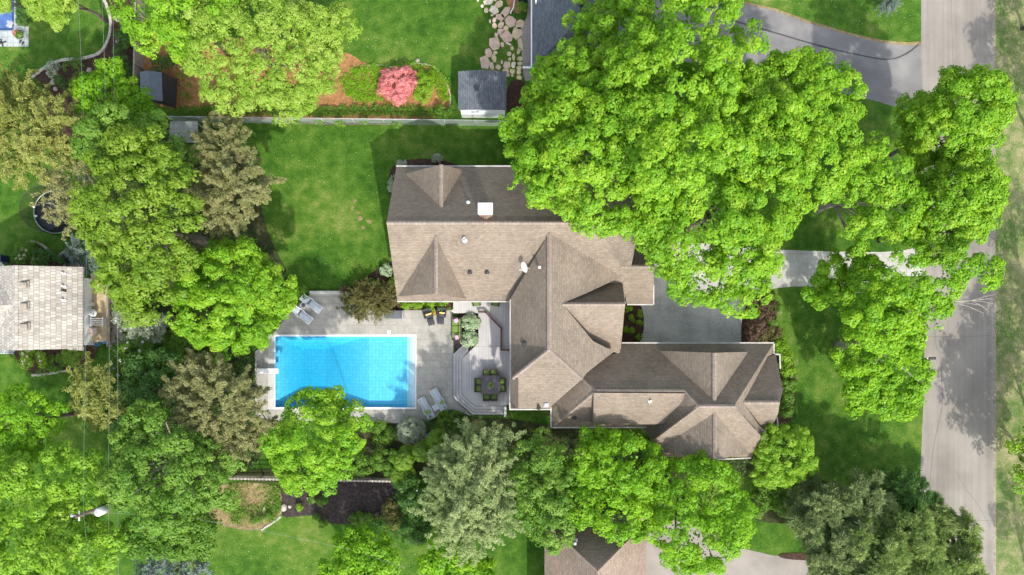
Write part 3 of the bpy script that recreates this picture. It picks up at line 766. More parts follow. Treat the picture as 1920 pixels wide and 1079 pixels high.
# garage wing: one long north slope under two ridges
g1 = P(1117, 734, 7.55); g1E = P(1285, 736, 7.55); g1E.y = g1.y
pG = eplane(g1, 645, 4.2)
g2, g2E = hit(1311, 762, pG), hit(1376, 762, pG)
gJ = hit(1093, 711, pG)
gNW, gNE = hit(1166, 645, pG), hit(1450, 645, pG)
R1.face([gJ, hit(1100, 700, pG), hit(1140, 668, pG), hit(1160, 661, pG), gNW, gNE, g2E, g2, g1E, g1], .6)
ridge_cap(g1, g1E); ridge_cap(g2, g2E); ridge_cap(gJ, g1, .26); ridge_cap(g1E, g2, .26)
pL1 = plane3(gJ, g1, P(1034, 800, 4.0)); s1, s2 = hit(1034, 763, pL1), P(1034, 800, 4.0)
R1.face([gJ, g1, s2, s1], .4)
pB = eplane(g1, 801, 3.95)
R1.face([g1, g1E, hit(1226, 801, pB), hit(1034, 801, pB)], .3); ridge_cap(g1, hit(1036, 800, pB), .26)
d1, d2 = P(1113, 737, 7.75), P(1285, 737, 7.75); pD = eplane(d1, 796, 5.5)
R1.face([d1, hit(1285, 738, pD), hit(1262, 796, pD), hit(1112.5, 796, pD)], 1.6)
pH = plane3(g2, g1E, P(1225, 826, 4.2))
R1.face([g1E, g2, hit(1225, 826, pH), hit(1208, 806, pH), hit(1262, 758, pH)], .5); ridge_cap(g2, hit(1225, 826, pH), .26)
pT = eplane(g2, 858, 4.2)
R1.face([g2, g2E, hit(1427, 818, pT), hit(1410, 857, pT), hit(1228, 857, pT), hit(1222, 829, pT)], .35)
a = hit(1341, 774, pT); fS = Vector((a.x, P(0, 861, a.z).y, a.z)); c1, c2 = hit(1228, 846, pT), hit(1406, 852, pT)
R1.face([a, fS, c1]); R1.face([a, fS, c2]); ridge_cap(a, fS)
R1.face([fS, c1, c2], .1)
a = hit(1340, 752, pG); fN = Vector((a.x, P(0, 662, a.z).y, a.z)); c1, c2 = hit(1236, 658, pG), hit(1403, 660, pG)
R1.face([a, fN, c1]); R1.face([a, fN, c2]); ridge_cap(a, fN); R1.face([fN, c1, c2], .1)
pX = plane3(g2E, gNE, P(1427, 818, 4.6))
R1.face([g2E, gNE, hit(1451, 664, pX), hit(1440, 668, pX), hit(1394, 755, pX), hit(1432, 812, pX), hit(1427, 818, pX)], .5); ridge_cap(g2E, hit(1427, 818, pX), .26)
er = hit(1394, 755, pX); ee = P(1462, 754.5, er.z); ee.y = er.y
pXn = plane3(er, ee, P(1455, 666, 4.3)); pXs = plane3(er, ee, P(1448, 800, 4.4))
R1.face([er, hit(1441, 668, pXn), hit(1455, 666, pXn), hit(1467, 727, pXn), hit(1455, 728, pXn), ee], .3)
R1.face([er, ee, hit(1459, 776, pXs), hit(1448, 800, pXs), hit(1433, 807, pXs)], .3); ridge_cap(er, ee)
R1.face([hit(1455, 728, pXn), hit(1467, 727, pXn)+Vector((.15, 0, -.1)), ee], .1)
R1.b.build('roof', M_shingle, house, True)
ridges.build('ridge_cap', M_ridge, house, True)
# walls under the eaves
wl = MB()
wl.prism([(nw.x+.4, nw.y-.4), (rE.x-.9, nw.y-.4), (rE.x-.9, sw.y+.45), (nw.x+.4, sw.y+.45)], -.05, 4.5)
gx = rW.x+.42                         # gable wall of the west end
wl.add([(gx, nw.y-.4, 4.5), (gx, sw.y+.45, 4.5), (gx, rW.y, 8.7), (gx+.2, nw.y-.4, 4.5), (gx+.2, sw.y+.45, 4.5), (gx+.2, rW.y, 8.7)], [(0, 1, 2), (5, 4, 3), (0, 2, 5, 3), (1, 4, 5, 2), (0, 3, 4, 1)])
wl.prism([(P(960, 0, 5).x+.3, sw.y+.4), (P(1160, 0, 5).x, sw.y+.4), (P(1160, 0, 5).x-.4, P(0, 660, 5).y), (P(1085, 0, 5).x, P(0, 700, 5).y), (P(1032, 0, 5).x, P(0, 760, 5).y), (P(960, 0, 5).x+.3, P(0, 760, 5).y)], -.05, 4.85)
wl.prism([(P(1038, 0, 4).x+.3, gNW.y-.4), (gNE.x-.4, gNE.y-.4), (gNE.x-.4, P(0, 835, 4).y), (P(1400, 0, 4).x, P(0, 850, 4).y), (P(1238, 0, 4).x, P(0, 850, 4).y), (P(1238, 0, 4).x, P(0, 796, 4).y), (P(1038, 0, 4).x+.3, P(0, 796, 4).y)], -.05, 3.75)
wl.prism([(P(1165, 0, 4).x, P(0, 565, 4).y), (P(1218, 0, 4).x, P(0, 565, 4).y), (P(1218, 0, 4).x, P(0, 455, 4).y), (P(1165, 0, 4).x, P(0, 455, 4).y)], -.05, 3.9)
wl.build('wall', M_siding, house)
def gut(mb, a, b, wd=.10, h=.12, off=0):
    a = Vector(a); b = Vector(b); t = (b-a); L = t.length; c = (a+b)/2
    mb.box((c.x, c.y, c.z-h/2+.03), (L, wd, h), math.atan2(t.y, t.x), 0, -math.asin(max(-1, min(1, t.z/L))))
G = MB()
up = Vector((0, 0, .02))
for a, b in ((nw+Vector((0, .07, 0)), nwE+Vector((0, .07, 0))), (sw+Vector((0, -.07, 0)), P(957, 566, 4.6)), (P(957, 562, 5.6), P(957, 712, 5.5)), (P(956, 712, 5.5), P(956, 769, 5.4)),
             (hit(956, 768.5, pSw)-Vector((0, 0, .2)), hit(1033, 768.5, pSw)-Vector((0, 0, .2))), (P(1033, 764, 4.2), P(1033, 801, 4.0)), (P(1033, 802, 3.95), P(1212, 802, 3.95)),
             (gNW+Vector((0, .07, 0)), gNE+Vector((.05, .07, 0))), (P(1451, 645, 4.2), P(1451, 664, 4.2)), (P(1462, 665, 4.2), P(1463, 692, 4.2)), (P(1452, 664.5, 4.2), P(1462, 665, 4.2)),
             (hit(1231, 859, pT), hit(1240, 859, pT)), (hit(1345, 862, pT)+up, hit(1408, 859, pT)), (P(1176, 571.5, 4.2), P(1225, 571.5, 4.2)), (P(1225.5, 535, 4.4), P(1225.5, 571, 4.2)), (P(1222, 447, 4.2), P(1225, 486, 4.6)), (P(1165, 600, 4.9), P(1160, 662, 4.9)), (P(1457, 782, 4.3), P(1459, 800, 4.3))):
    G = MB(); gut(G, a, b); G.build('gutter', M_gutter, house)
# garage doors, windows and doors on walls (real openings seen from a step aside)
def panel(name, c, sx, sz, axis, m, frame=True):
    """door or window on a wall; axis 'x' means its width runs east-west"""
    d = (sx, .06, sz) if axis == 'x' else (.06, sx, sz)
    f = one(lambda b: b.box(c, d, 0, 0, 0, .01), name, M_white, house)
    g = (sx-.16, .075, sz-.16) if axis == 'x' else (.075, sx-.16, sz-.16)
    one(lambda b: b.box(c, g), 'pane' if name == 'window' else 'panel', m, f); return f
M_glass = plain('dark_window_glass', (.03, .04, .05), .08, .2, 1)
yN = gNW.y-.4+.03
for px in (1245, 1330): panel('garage_door', (P(px, 0).x, yN, 1.15), 2.9, 2.3, 'x', M_white)
for px in (775, 860, 930): panel('window', (P(px, 0, 4).x, nw.y-.37, 2.2), 1.3, 1.3, 'x', M_glass)
for px in (785, 885, 925): panel('window' if px < 800 else 'patio_door', (P(px, 0, 4).x, sw.y+.42, 1.6 if px < 800 else 1.75), 1.5, 1.4 if px < 800 else 2.0, 'x', M_glass)
for py in (360, 480): panel('window', (nw.x+.37, P(0, py, 3).y, 2.2), 1.4, 1.3, 'y', M_glass)
for py in (600, 740): panel('window', (P(960, 0, 5).x+.27, P(0, py, 3).y, 2.6), 1.6, 1.5, 'y', M_glass)
# chimney with white metal cap and cricket
ch = thing('chimney_stack', '', '')
bpy.data.objects.remove(ch)
def chimney():
    a, b = P(896, 380.5, 10.1), P(924, 402, 10.1); c = (a+b)/2
    k = one(lambda m: m.box((c.x, c.y, 8.5), (b.x-a.x-.14, a.y-b.y-.14, 3.1)), 'chimney', M_brick, house)
    one(lambda m: (m.box((c.x, c.y, 10.06), (b.x-a.x, a.y-b.y, .10), 0, 0, 0, .02), m.box((c.x-.3, c.y, 10.14), (.24, .24, .08), 0, 0, 0, .02), m.box((c.x+.2, c.y+.1, 10.12), (.2, .2, .05), 0, 0, 0, .02)), 'chimney_cap', M_metal_cap, k)
    Rk = Roof(); t = hit(911, 401, plane3(P(911, 401, 9.0), P(920, 401, 9.0), P(911, 415, 8.95)))
    rr = P(911, 401, 9.15); Rk.face([rr, P(896, 403, 8.72), hit(911, 413, pN)+up]); Rk.face([rr, P(926, 403, 8.72), hit(911, 413, pN)+up])
    Rk.b.build('cricket', M_shingle, k, True)
chimney()
def pipe(px, py, pl, m, r=.07, h=.45, flash=True):
    p = hit(px, py, pl)
    o = one(lambda b: (b.lathe((0, 0, -.12), [(r, 0), (r, h), (r*.7, h), (r*.7, h-.05)], 10), b.lathe((0, 0, -.1), [(r*2.6, 0), (r*1.2, .14)], 10)), 'vent_pipe', m, house)
    o.location = p; return o
def boxvent(px, py, pl, m=M_dark_metal, s=.26):
    p = hit(px, py, pl); o = one(lambda b: (b.box((0, 0, .1), (s, s, .16), 0, 0, 0, .03), b.box((0, 0, .02), (s*1.4, s*1.4, .03))), 'roof_vent', m, house); o.location = p; return o
pipe(878, 381, pN, M_white, .09); 
pipe(871, 449, pS, M_grey_metal, .13, .5)
for x in (881, 913): boxvent(x, 510, pS)
boxvent(984, 645, pWs, s=.3); pipe(1219, 752, pD, M_white, .08); boxvent(1024, 759, pSw, M_grey_metal, .3); pipe(1010, 763, pSw, M_dark_metal, .1); pipe(1077, 782, pB, M_dark_metal, .1, .3)
# satellite dish and its stand-pipe on the wing
def dish():
    c = hit(992, 505, pWs)
    r = thing('satellite_dish', 'white oval satellite dish on the roof valley beside a short pipe', 'satellite dish', c)
    dm = MB(); prof = [(.02, 0), (.15, .015), (.27, .05), (.38, .11)]; seg = 24; vs = []; fs = []
    for rr, zz in prof:
        for k in range(seg): vs.append(Vector((rr*math.cos(2*math.pi*k/seg)*.8, rr*math.sin(2*math.pi*k/seg)*1.1, zz)))
    for i in range(3):
        for k in range(seg): fs.append((i*seg+k, i*seg+(k+1) % seg, (i+1)*seg+(k+1) % seg, (i+1)*seg+k))
    fs.append(list(range(seg))[::-1])
    Rm = Matrix.Rotation(math.radians(20), 3, 'Z') @ Matrix.Rotation(math.radians(-52), 3, 'Y')
    off = Vector((-.3, .08, .75))
    dm.add([Rm @ v+off for v in vs], fs, True); d = dm.build('reflector', M_white, r)
    sm = d.modifiers.new('s', 'SOLIDIFY'); sm.thickness = .02
    one(lambda b: (b.tube([(0, 0, -.3), (0, .02, .4), off], .03), b.tube([(.25, .1, -.3), (0, .02, .35)], .018)), 'mast', M_grey_metal, r)
    one(lambda b: b.tube([off+Vector((0, -.2, -.15)), off+Vector((-.5, -.22, -.1))], .02), 'feed_arm', M_white, r)
    p = hit(1011, 503, pWs); q = thing('roof_pipe', 'short white topped pipe standing right of the satellite dish', 'pipe', p)
    one(lambda b: b.lathe((0, 0, -.2), [(.09, 0), (.09, .75)], 12), 'pipe', M_dark_metal, q)
    one(lambda b: b.lathe((0, 0, .55), [(.12, 0), (.12, .07), (.04, .09)], 12), 'cap', M_white, q)
dish()
# ---------------------------------------------------------------- deck with steps
DZ = .78
def deck():
    root = thing('deck', 'grey board deck with wrap-around steps between patio and house', 'deck')
    D = [(850, 566), (958, 566), (958, 757), (945, 762), (891, 762), (866, 740), (866, 673), (897, 643.5), (897, 587.5), (850, 587.5)]
    pp = poly(D, DZ); one(lambda b: b.prism(pp, DZ-.16, DZ), 'deck_floor', M_deck, root)
    lev = [([(849.5, 665), (871, 644.5), (879, 649.5), (866, 673), (866, 740), (891, 762), (945, 762), (945, 778), (886, 778), (849.5, 747)], .20),
           ([(855, 667), (874, 649), (879, 651), (866, 673), (866, 740), (891, 762), (945, 762), (945, 773.2), (888, 773.2), (855, 744)], .40),
           ([(860.5, 670), (876, 655), (879, 658), (866, 673), (866, 740), (891, 762), (945, 762), (945, 768), (889.6, 768), (860.5, 742.4)], .60)]
    for pts, zz in lev:
        one(lambda b: b.prism(poly(pts, zz), 0 if zz < .3 else zz-.19, zz), 'step', M_step, root)
        line = {.2: [(849.5, 665), (849.5, 747), (886, 778), (945, 778)], .4: [(855, 667), (855, 744), (888, 773.2), (945, 773.2)], .6: [(860.5, 670), (860.5, 742.4), (889.6, 768), (945, 768)]}[zz]
        q = poly(line, zz)
        n = MB()
        for a, c in zip(q[:-1], q[1:]):
            t = c-a; m_ = (a+c)/2; n.box((m_.x, m_.y, zz+.004), (t.length, .035, .012), math.atan2(t.y, t.x))
        n.build('nosing', M_grey_cushion, root)
    q = poly([(866, 673), (866, 740), (891, 762), (945, 762)], DZ); n = MB()
    for a, c in zip(q[:-1], q[1:]):
        t = c-a; m_ = (a+c)/2; n.box((m_.x, m_.y, DZ+.003), (t.length, .035, .012), math.atan2(t.y, t.x))
    n.build('nosing', M_grey_cushion, root)
    a, b = P(945.2, 762, .5), P(949.3, 781, .5)
    one(lambda m: m.box(((a.x+b.x)/2, (a.y+b.y)/2, .46), (b.x-a.x, a.y-b.y, .92), 0, 0, 0, .01), 'end_wall', M_white, root)
    for i in range(4):
        for px, py in ((870, 700), (905, 720), (935, 700), (900, 600)): pass
    # brown rail
    r = thing('deck_railing', 'brown angled railing separating the upper and lower deck', 'railing')
    rp = poly([(898, 585.5), (910, 585.5), (940, 616), (940, 656.5), (958, 656.5)], DZ+.42)
    tb, po, bal = MB(), MB(), MB()
    for a, c in zip(rp[:-1], rp[1:]):
        t = c-a; m_ = (a+c)/2; ang = math.atan2(t.y, t.x)
        tb.box((m_.x, m_.y, m_.z), (t.length+.12, .15, .045), ang, 0, 0, .008)
        bal.box((m_.x, m_.y, DZ+.10), (t.length-.05, .04, .05), ang)
        k = max(1, int(t.length/.13))
        for i in range(1, k): p = a.lerp(c, i/k); bal.box((p.x, p.y, DZ+.26), (.03, .03, .3))
    for p in rp: one(lambda q: q.box((p.x, p.y, DZ+.2), (.1, .1, .4)), 'post', M_brown_wood, r)
    tb.build('top_rail', M_brown_wood, r); bal.build('balusters', M_brown_wood, r)
deck()
# ---------------------------------------------------------------- neighbouring buildings
def nb_top():
    r = thing('blue_roof_house', 'house with blue-grey shingle roof and white gutter at the top edge', 'house')
    Rf = Roof(); rz, ez = 8.0, 4.4
    a, b = P(1085, 0, rz), P(1085, -220, rz); 
    # west slope with hip at the south end
    sw_, nw_ = P(997, 126, ez), P(997, -230, ez); se_ = P(1185, 126, ez)
    a = P(1088, 38, rz); b = P(1088, -230, rz); b.x = a.x
    Rf.face([sw_, a, b, nw_], .2); Rf.face([sw_, se_, a], .2); ne_ = Vector((se_.x, nw_.y, ez)); Rf.face([se_, ne_, b, a], .2)
    Rf.b.build('roof', M_blue_shingle, r, True)
    w_ = MB(); w_.prism([(sw_.x+.35, sw_.y+.35), (se_.x-.35, sw_.y+.35), (se_.x-.35, nw_.y), (sw_.x+.35, nw_.y)], -.05, 4.2); w_.build('wall', M_siding, r)
    g = MB(); gut(g, P(996.5, 127, ez), P(996.5, -230, ez)); gut(g, P(996, 127, ez), P(1185, 127, ez)); gut(g, P(980, 126.5, 4.2), P(998, 127, 4.3), .12); g.build('gutter', M_white, r)
    one(lambda m: (m.box(P(1089, 5, 8.2), (.35, .5, .3), 0, 0, 0, .03),), 'roof_vent', M_dark_metal, r)
    one(lambda m: m.tube([P(1004, -20, 5.1), P(1005, 8, 5.0)], .05), 'cable_pipe', M_white, r)
nb_top()
def nb_bottom():
    r = thing('brown_roof_house', 'house with brown hipped shingle roof at the bottom edge', 'house')
    Rf = Roof(); ez, rz = 4.0, 8.2
    nW, nE = P(1021, 978, ez), P(1212, 978, ez); ap = P(1121, 1071, rz); apS = P(1121, 1300, rz); apS.x = ap.x
    sW, sE = P(1021, 1300, ez), P(1212, 1300, ez)
    Rf.face([nW, nE, ap]); Rf.face([nW, ap, apS, sW]); Rf.face([nE, ap, apS, sE]); Rf.b.build('roof', M_brown_shingle, r, True)
    global ridges
    ridges = MB(); ridge_cap(nW, ap, .26); ridge_cap(nE, ap, .26); ridge_cap(ap, apS, .26); ridges.build('ridge_cap', M_brown_shingle, r, True)
    one(lambda m: m.prism([(nW.x+.4, nW.y-.4), (nE.x-.4, nE.y-.4), (nE.x-.4, sE.y), (nW.x+.4, sW.y)], -.05, 3.9), 'wall', M_siding, r)
    p = hit(1077, 1016, plane3(nW, nE, ap)); o = one(lambda m: (m.box((0, 0, .02), (.5, .5, .04), 0, 0, 0, .01), m.lathe((0, 0, 0), [(.11, 0), (.11, .5), (.16, .52), (.1, .58)], 12)), 'flue', M_grey_metal, r); o.location = p
nb_bottom()
def nb_left():
    r = thing('cedar_shake_house', 'house with pale cedar shake roof at the left edge', 'house')
    Rf = Roof(); rz, ez = 7.6, 5.0
    a, b = P(29, 498, rz), P(29, 657, rz); b.x = a.x; e0, e1 = P(155, 501, ez), P(155, 654, ez); e1.x = e0.x
    Rf.face([a, b, e1, e0])
    f0, f1 = P(127, 654, 5.55), P(154, 660, 5.0); 
    Rf.face([P(127, 650, 5.62), P(155, 650, 5.05), P(154.5, 658, 5.05), P(127, 656, 5.62)])
    w0, w1 = P(2, 503, 6.2), P(2, 657, 6.2); Rf.face([a, b, P(-60, 657, 4.2), P(-60, 503, 4.2)])
    # west cross gable
    g0 = P(27, 573, 7.45); g1 = P(-90, 573, 7.45); g1.y = g0.y
    Rf.face([g0, g1, P(-90, 510, 4.4), P(6, 516, 6.4)]); Rf.face([g0, g1, P(-90, 640, 4.4), P(6, 645, 6.4)])
    Rf.b.build('roof', M_shake, r, True)
    global ridges
    ridges = MB(); ridge_cap(a, b, .34); ridges.build('ridge_cap', M_shake, r, True)
    wx = P(172, 0, .95).x
    one(lambda m: m.prism([(a.x-6, a.y-.4), (wx, a.y-.4), (wx, b.y+.4), (a.x-6, b.y+.4)], -.05, 4.7), 'wall', M_white_wall, r)
    one(lambda m: m.box((P(155, 0, 4.9).x, (e0.y+e1.y)/2, 4.93), (.12, e0.y-e1.y, .12)), 'gutter', M_grey_metal, r)
    pl = plane3(a, b, e1)
    for px, py in ((46, 535), (46.5, 574.5), (47.5, 613)):
        p = hit(px, py, pl); o = one(lambda m: (m.box((0, 0, .12), (.48, .42, .2), 0, 0, .18, .03), m.box((0, 0, .02), (.66, .6, .04), 0, 0, .2)), 'roof_vent', M_wood, r); o.location = p
    for px, py, mm in ((120, 513, M_white), (120, 537, M_white), (119, 545, M_dark_metal), (120, 563, M_white)):
        pipe(px, py, pl, mm, .07, .4).parent = r
nb_left()
def sheds():
    r = thing('garden_shed', 'small white shed with blue-grey shingle roof beside the flagstone path', 'shed')
    Rf = Roof(); ez, rz = 2.45, 3.2
    a0, a1 = P(905, 131, rz), P(905, 205, rz); a1.x = a0.x
    w0, w1, e0, e1 = P(859, 134, ez), P(859, 206, ez), P(950, 134, ez), P(949, 206, ez)
    Rf.face([a0, a1, w1, w0], .12); Rf.face([a0, a1, e1, e0], .12); Rf.b.build('roof', M_blue_shingle, r, True)
    m = MB(); x0, x1, y0, y1 = w0.x+.15, e0.x-.15, w0.y-.2, w1.y+.12
    m.prism([(x0, y0), (x1, y0), (x1, y1), (x0, y1)], -.03, 2.4); xm = (x0+x1)/2
    for yy in (y0, y1):
        m.add([(x0, yy, 2.4), (x1, yy, 2.4), (xm, yy, 3.05), (x0, yy-.02, 2.4), (x1, yy-.02, 2.4), (xm, yy-.02, 3.05)], [(0, 1, 2), (5, 4, 3)])
    m.build('wall', M_white_wall, r)
    one(lambda b: b.box(P(893, 166, 3.2), (.32, .32, .22), 0, 0, 0, .04), 'roof_vent', M_dark_metal, r)
    # tarp-covered shelter
    r = thing('tarp_shelter', 'dark peaked tarp shelter standing against the wooden fence', 'shelter')
    def A(x, y, z): return tuple(P(x, y, z))
    zt, zm = 2.2, 2.3
    top = [A(262, 135, 1.6), A(278, 133, 2.2), A(303, 136, 2.3), A(305, 190, 2.3), A(282, 187, 2.2), A(263, 177, 1.6)]
    b = MB(); b.add(top, [(0, 5, 4, 1), (1, 4, 3, 2)]); o = b.build('top_sheet', M_tarp, r)
    s = MB(); base = [A(270, 140, 0), A(332, 148, 0), A(330, 204, 0), A(272, 188, 0)]
    s.add([top[2], A(330, 147, .9), A(329, 202, .9), top[3], base[1], base[2], top[4], top[5], base[3], top[0], top[1], base[0]],
          [(0, 3, 2, 1), (1, 2, 5, 4), (3, 6, 8, 5, 2), (6, 7, 8), (7, 9, 11, 8), (9, 10, 0, 1, 4, 11)])
    s.build('side_sheet', M_black, r)
    # low playhouse roof below
    r = thing('grey_board_shelter', 'low shelter with weathered grey board roof under the tan conifer', 'shelter')
    q = [P(319, 228, 2.0), P(370, 228, 2.0), P(372, 268, 2.3), P(316, 266, 2.3)]
    Rf = Roof(); Rf.face(q, .08); Rf.b.build('roof', slab_mat('grey_roof_boards', (.27, .28, .27), None, 1.2, .16, .25, .02), r, True)
    p_ = MB()
    for v in q: v2 = v*1.0; c = (q[0]+q[2])/2; v2 = v.lerp(c, .1); one(lambda k: k.box((v2.x, v2.y, .95), (.1, .1, 1.96)), 'post', M_wood, r)
sheds()
# ================================================================== TREES
# --- the big maples over the driveway
G_BM = 'big lime maples over the driveway'
BL = dict(leaf=.165, spacing=1.12, rb=.74, nt=11, nl=22, amp=.18, name='maple_tree', group=G_BM)
tree('big lime maple spreading over the blue-grey house roof and asphalt driveway', [(1225, 60, 105, 12), (1320, 70, 90, 12), (1150, 70, 75, 9), (1250, 175, 110, 15), (1345, 160, 75, 12), (1140, 160, 80, 11)], L_lime, base=(1215, 205), trunk_r=.38, **BL)
tree('big lime maple with its crown reaching down to the white garden shed and main roof', [(1055, 165, 72, 10), (1010, 275, 72, 10), (1105, 275, 100, 13), (1050, 345, 70, 11), (1170, 230, 75, 14), (1125, 370, 72, 12), (1210, 385, 70, 12)], L_lime, base=(1085, 315), trunk_r=.4, **BL)
tree('big lime maple covering the head of the concrete driveway', [(1265, 300, 100, 15), (1300, 400, 95, 13), (1365, 440, 90, 12), (1290, 490, 68, 11), (1385, 515, 68, 10), (1425, 375, 68, 12), (1340, 300, 70, 14), (1418, 462, 40, 10), (1325, 525, 50, 9.5)], L_lime, base=(1290, 425), trunk_r=.42, **BL)
tree('big yellow-green maple right of the densest crowns, beside the asphalt driveway', [(1450, 180, 75, 11), (1520, 210, 80, 11.5), (1575, 185, 48, 10), (1440, 270, 85, 13.5), (1530, 310, 80, 12), (1505, 140, 45, 9)], L_lime, base=(1400, 285), trunk_r=.36, **BL)
tree('thin-crowned maple with bare grey branches showing, left of the street trees', [(1655, 325, 50, 10.5), (1665, 395, 52, 10), (1620, 420, 42, 9), (1595, 370, 32, 9)], L_lime, base=(1530, 395), trunk_r=.25, bark=M_pale_bark, nlimb=18, dens=.75, **{**BL, 'nt': 12})
# --- street maples
SM = dict(leaf=.165, spacing=1.0, rb=.68, nt=12, nl=20, amp=.15, name='street_maple', flat=.45)
tree('upright street maple leaning over the road nearest the asphalt driveway', [(1750, 255, 62, 7, 1.0), (1790, 225, 72, 9, 1.0), (1825, 200, 62, 11, 1.0), (1720, 205, 28, 5), (1850, 180, 35, 12)], L_lime, base=(1655, 300), trunk_r=.22, dens=1.7, **SM)
tree('street maple overhanging the road just above the concrete driveway', [(1750, 400, 65, 7, 1.0), (1795, 385, 65, 9, 1.0), (1835, 360, 42, 10), (1760, 445, 42, 6), (1830, 320, 28, 10), (1780, 330, 45, 8)], L_lime, base=(1650, 452), trunk_r=.22, dens=1.7, **SM)
t = tree('front lawn maple with one bare dead limb stretched across the road', [(1655, 590, 60, 10, .5), (1640, 660, 60, 5.6, .5), (1690, 690, 52, 5, .5), (1620, 725, 50, 4.8, .5), (1690, 540, 50, 10.4, .5), (1745, 600, 40, 9.5, .5), (1680, 745, 42, 4.5, .5), (1665, 625, 50, 8, .5), (1775, 530, 32, 10, .5), (1815, 515, 26, 10.4, .5), (1850, 507, 20, 10.6, .5)], L_mid, base=(1570, 648), trunk_r=.3, nlimb=16, bark=M_pale_bark, **{**SM, 'flat': .6})
def dead_limb():
    b = t.location; z = 9.0
    pts = [P(1700, 592, 8.8), P(1728, 590, 9.2), P(1752, 577, 9.2), P(1785, 566, 9.4), P(1820, 564, 9.5), P(1858, 560, 9.6)]
    m = MB(); m.tube([p-b for p in pts], [.10, .085, .065, .05, .035, .015], 6)
    for s, e in ((3, (1848, 575)), (4, (1862, 570)), (4, (1855, 585)), (3, (1845, 588)), (4, (1868, 552))):
        q = P(*e, 9.4); m.tube([pts[s]-b, pts[s].lerp(q, .5)-b+Vector((0, .05, .1)), q-b], [.03, .02, .01], 5)
    m.tube([P(1700, 592, 8.6)-b, P(1699, 583, 8.7)-b, P(1704, 574, 8.9)-b], [.1, .07, .03], 6)
    m.build('dead_limb', M_pale_bark, t)
dead_limb()
tree('loose side maple reaching over the concrete driveway with separate leafy sprays', [(1555, 495, 20, 6), (1560, 520, 18, 6), (1530, 545, 24, 5.5), (1565, 560, 26, 5.5), (1600, 490, 18, 6.5), (1610, 525, 20, 7), (1625, 510, 26, 7), (1580, 548, 20, 6)], L_mid, base=(1575, 560), trunk_r=.12, bark=M_pale_bark, **{**SM, 'spacing': .8, 'rb': .5})
tree('round pale flowering tree at the south-east corner of the garage', [(1468, 850, 52, 5.0, .8), (1450, 880, 38, 4.4), (1490, 835, 34, 4.4), (1500, 870, 28, 4.2)], L_soft, name='round_tree', leaf=.11, spacing=.55, rb=.32, nt=12, nl=11, amp=.1, trunk_r=.14)
# --- pines at the bottom right
PI = dict(style='pom', leaf=.40, spacing=.9, rb=.66, nt=9, nl=40, amp=.17, name='pine_tree', group='pines beside the south driveway')
tree('brownish pine nearest the front lawn with round needle tufts', [(1560, 985, 70, 4.8), (1610, 960, 62, 4.8), (1580, 1050, 62, 5.3), (1530, 940, 42, 3.8)], L_pinebrown, base=(1508, 955), trunk_r=.26, **PI)
tree('green pine left of the road at the bottom edge', [(1690, 1020, 66, 5.8), (1640, 1030, 55, 6.3), (1700, 1080, 60, 5.8), (1620, 1090, 60, 5.8)], L_pine, base=(1612, 1000), trunk_r=.26, **PI)
tree('outermost green pine hanging over the road edge', [(1770, 1000, 42, 4.3), (1790, 1050, 48, 4.8), (1745, 970, 32, 3.8)], L_pine, base=(1715, 985), trunk_r=.22, **PI)
tree('dark dense spruce between the pines and the front lawn', [(1690, 925, 45, 4), (1725, 945, 28, 3.6), (1650, 915, 26, 3.5)], L_dark, style='feather', name='spruce_tree', leaf=.18, spacing=.6, rb=.5, nt=12, nl=6, trunk_r=.15)
# --- bottom maples
BMp = dict(leaf=.16, spacing=1.02, rb=.68, nt=11, nl=20, amp=.16, name='maple_tree', group='green maples behind the brown roof')
tree('green maple between the two house roofs, middle of the bottom row', [(1160, 880, 68, 6.7), (1115, 870, 50, 6.2), (1195, 865, 42, 6.2), (1160, 940, 62, 7.2), (1110, 940, 52, 6.7), (1205, 920, 34, 6.2)], L_mid, base=(1130, 860), trunk_r=.28, **BMp)
tree('green maple touching the silvery conifer, leftmost of the bottom row', [(1010, 870, 50, 6.2), (1010, 935, 58, 6.7), (1040, 975, 45, 6.7), (975, 900, 42, 6.2), (1060, 910, 38, 6.2)], L_green, base=(1000, 865), trunk_r=.26, **BMp)
tree('green maple over the south driveway, right of the brown roof', [(1300, 920, 72, 6.7), (1345, 935, 55, 6.2), (1280, 985, 62, 7.2), (1335, 1000, 66, 7.2), (1260, 925, 45, 6.2), (1290, 1030, 45, 6.7), (1375, 970, 35, 6.2)], L_mid, base=(1245, 895), trunk_r=.28, **BMp)
tree('silvery grey-green conifer with feathery drooping sprays', [(890, 900, 66, 7.0), (870, 950, 62, 8.0), (905, 850, 48, 6.0), (850, 900, 48, 6.5), (920, 960, 42, 7.5), (870, 990, 38, 7.5), (935, 840, 28, 5.5)], L_silver, style='feather', name='conifer_tree', leaf=.16, spacing=.88, rb=1.25, nt=30, nl=12, amp=.2, base=(894, 865), trunk_r=.26, nlimb=22, bark=M_pale_bark)
tree('small mid-green tree at the bottom edge on the south lawn', [(670, 1050, 52, 5), (640, 1075, 38, 5), (705, 1070, 38, 5), (675, 1090, 50, 5)], L_mid, name='garden_tree', leaf=.19, spacing=.8, rb=.55, nt=13, nl=10, base=(690, 1030), trunk_r=.15)
tree('small tree below the silvery conifer at the bottom edge', [(835, 1045, 38, 5), (860, 1060, 28, 5), (815, 1070, 28, 4.5), (840, 1085, 30, 5)], L_mid, name='garden_tree', leaf=.19, spacing=.8, rb=.5, nt=13, nl=10, trunk_r=.12)
tree('tiny bright tree on the bottom edge left of the brown roof', [(905, 1072, 22, 4), (920, 1085, 20, 4)], L_mid, name='garden_tree', leaf=.18, spacing=.7, rb=.45, nt=12, nl=9, trunk_r=.08)
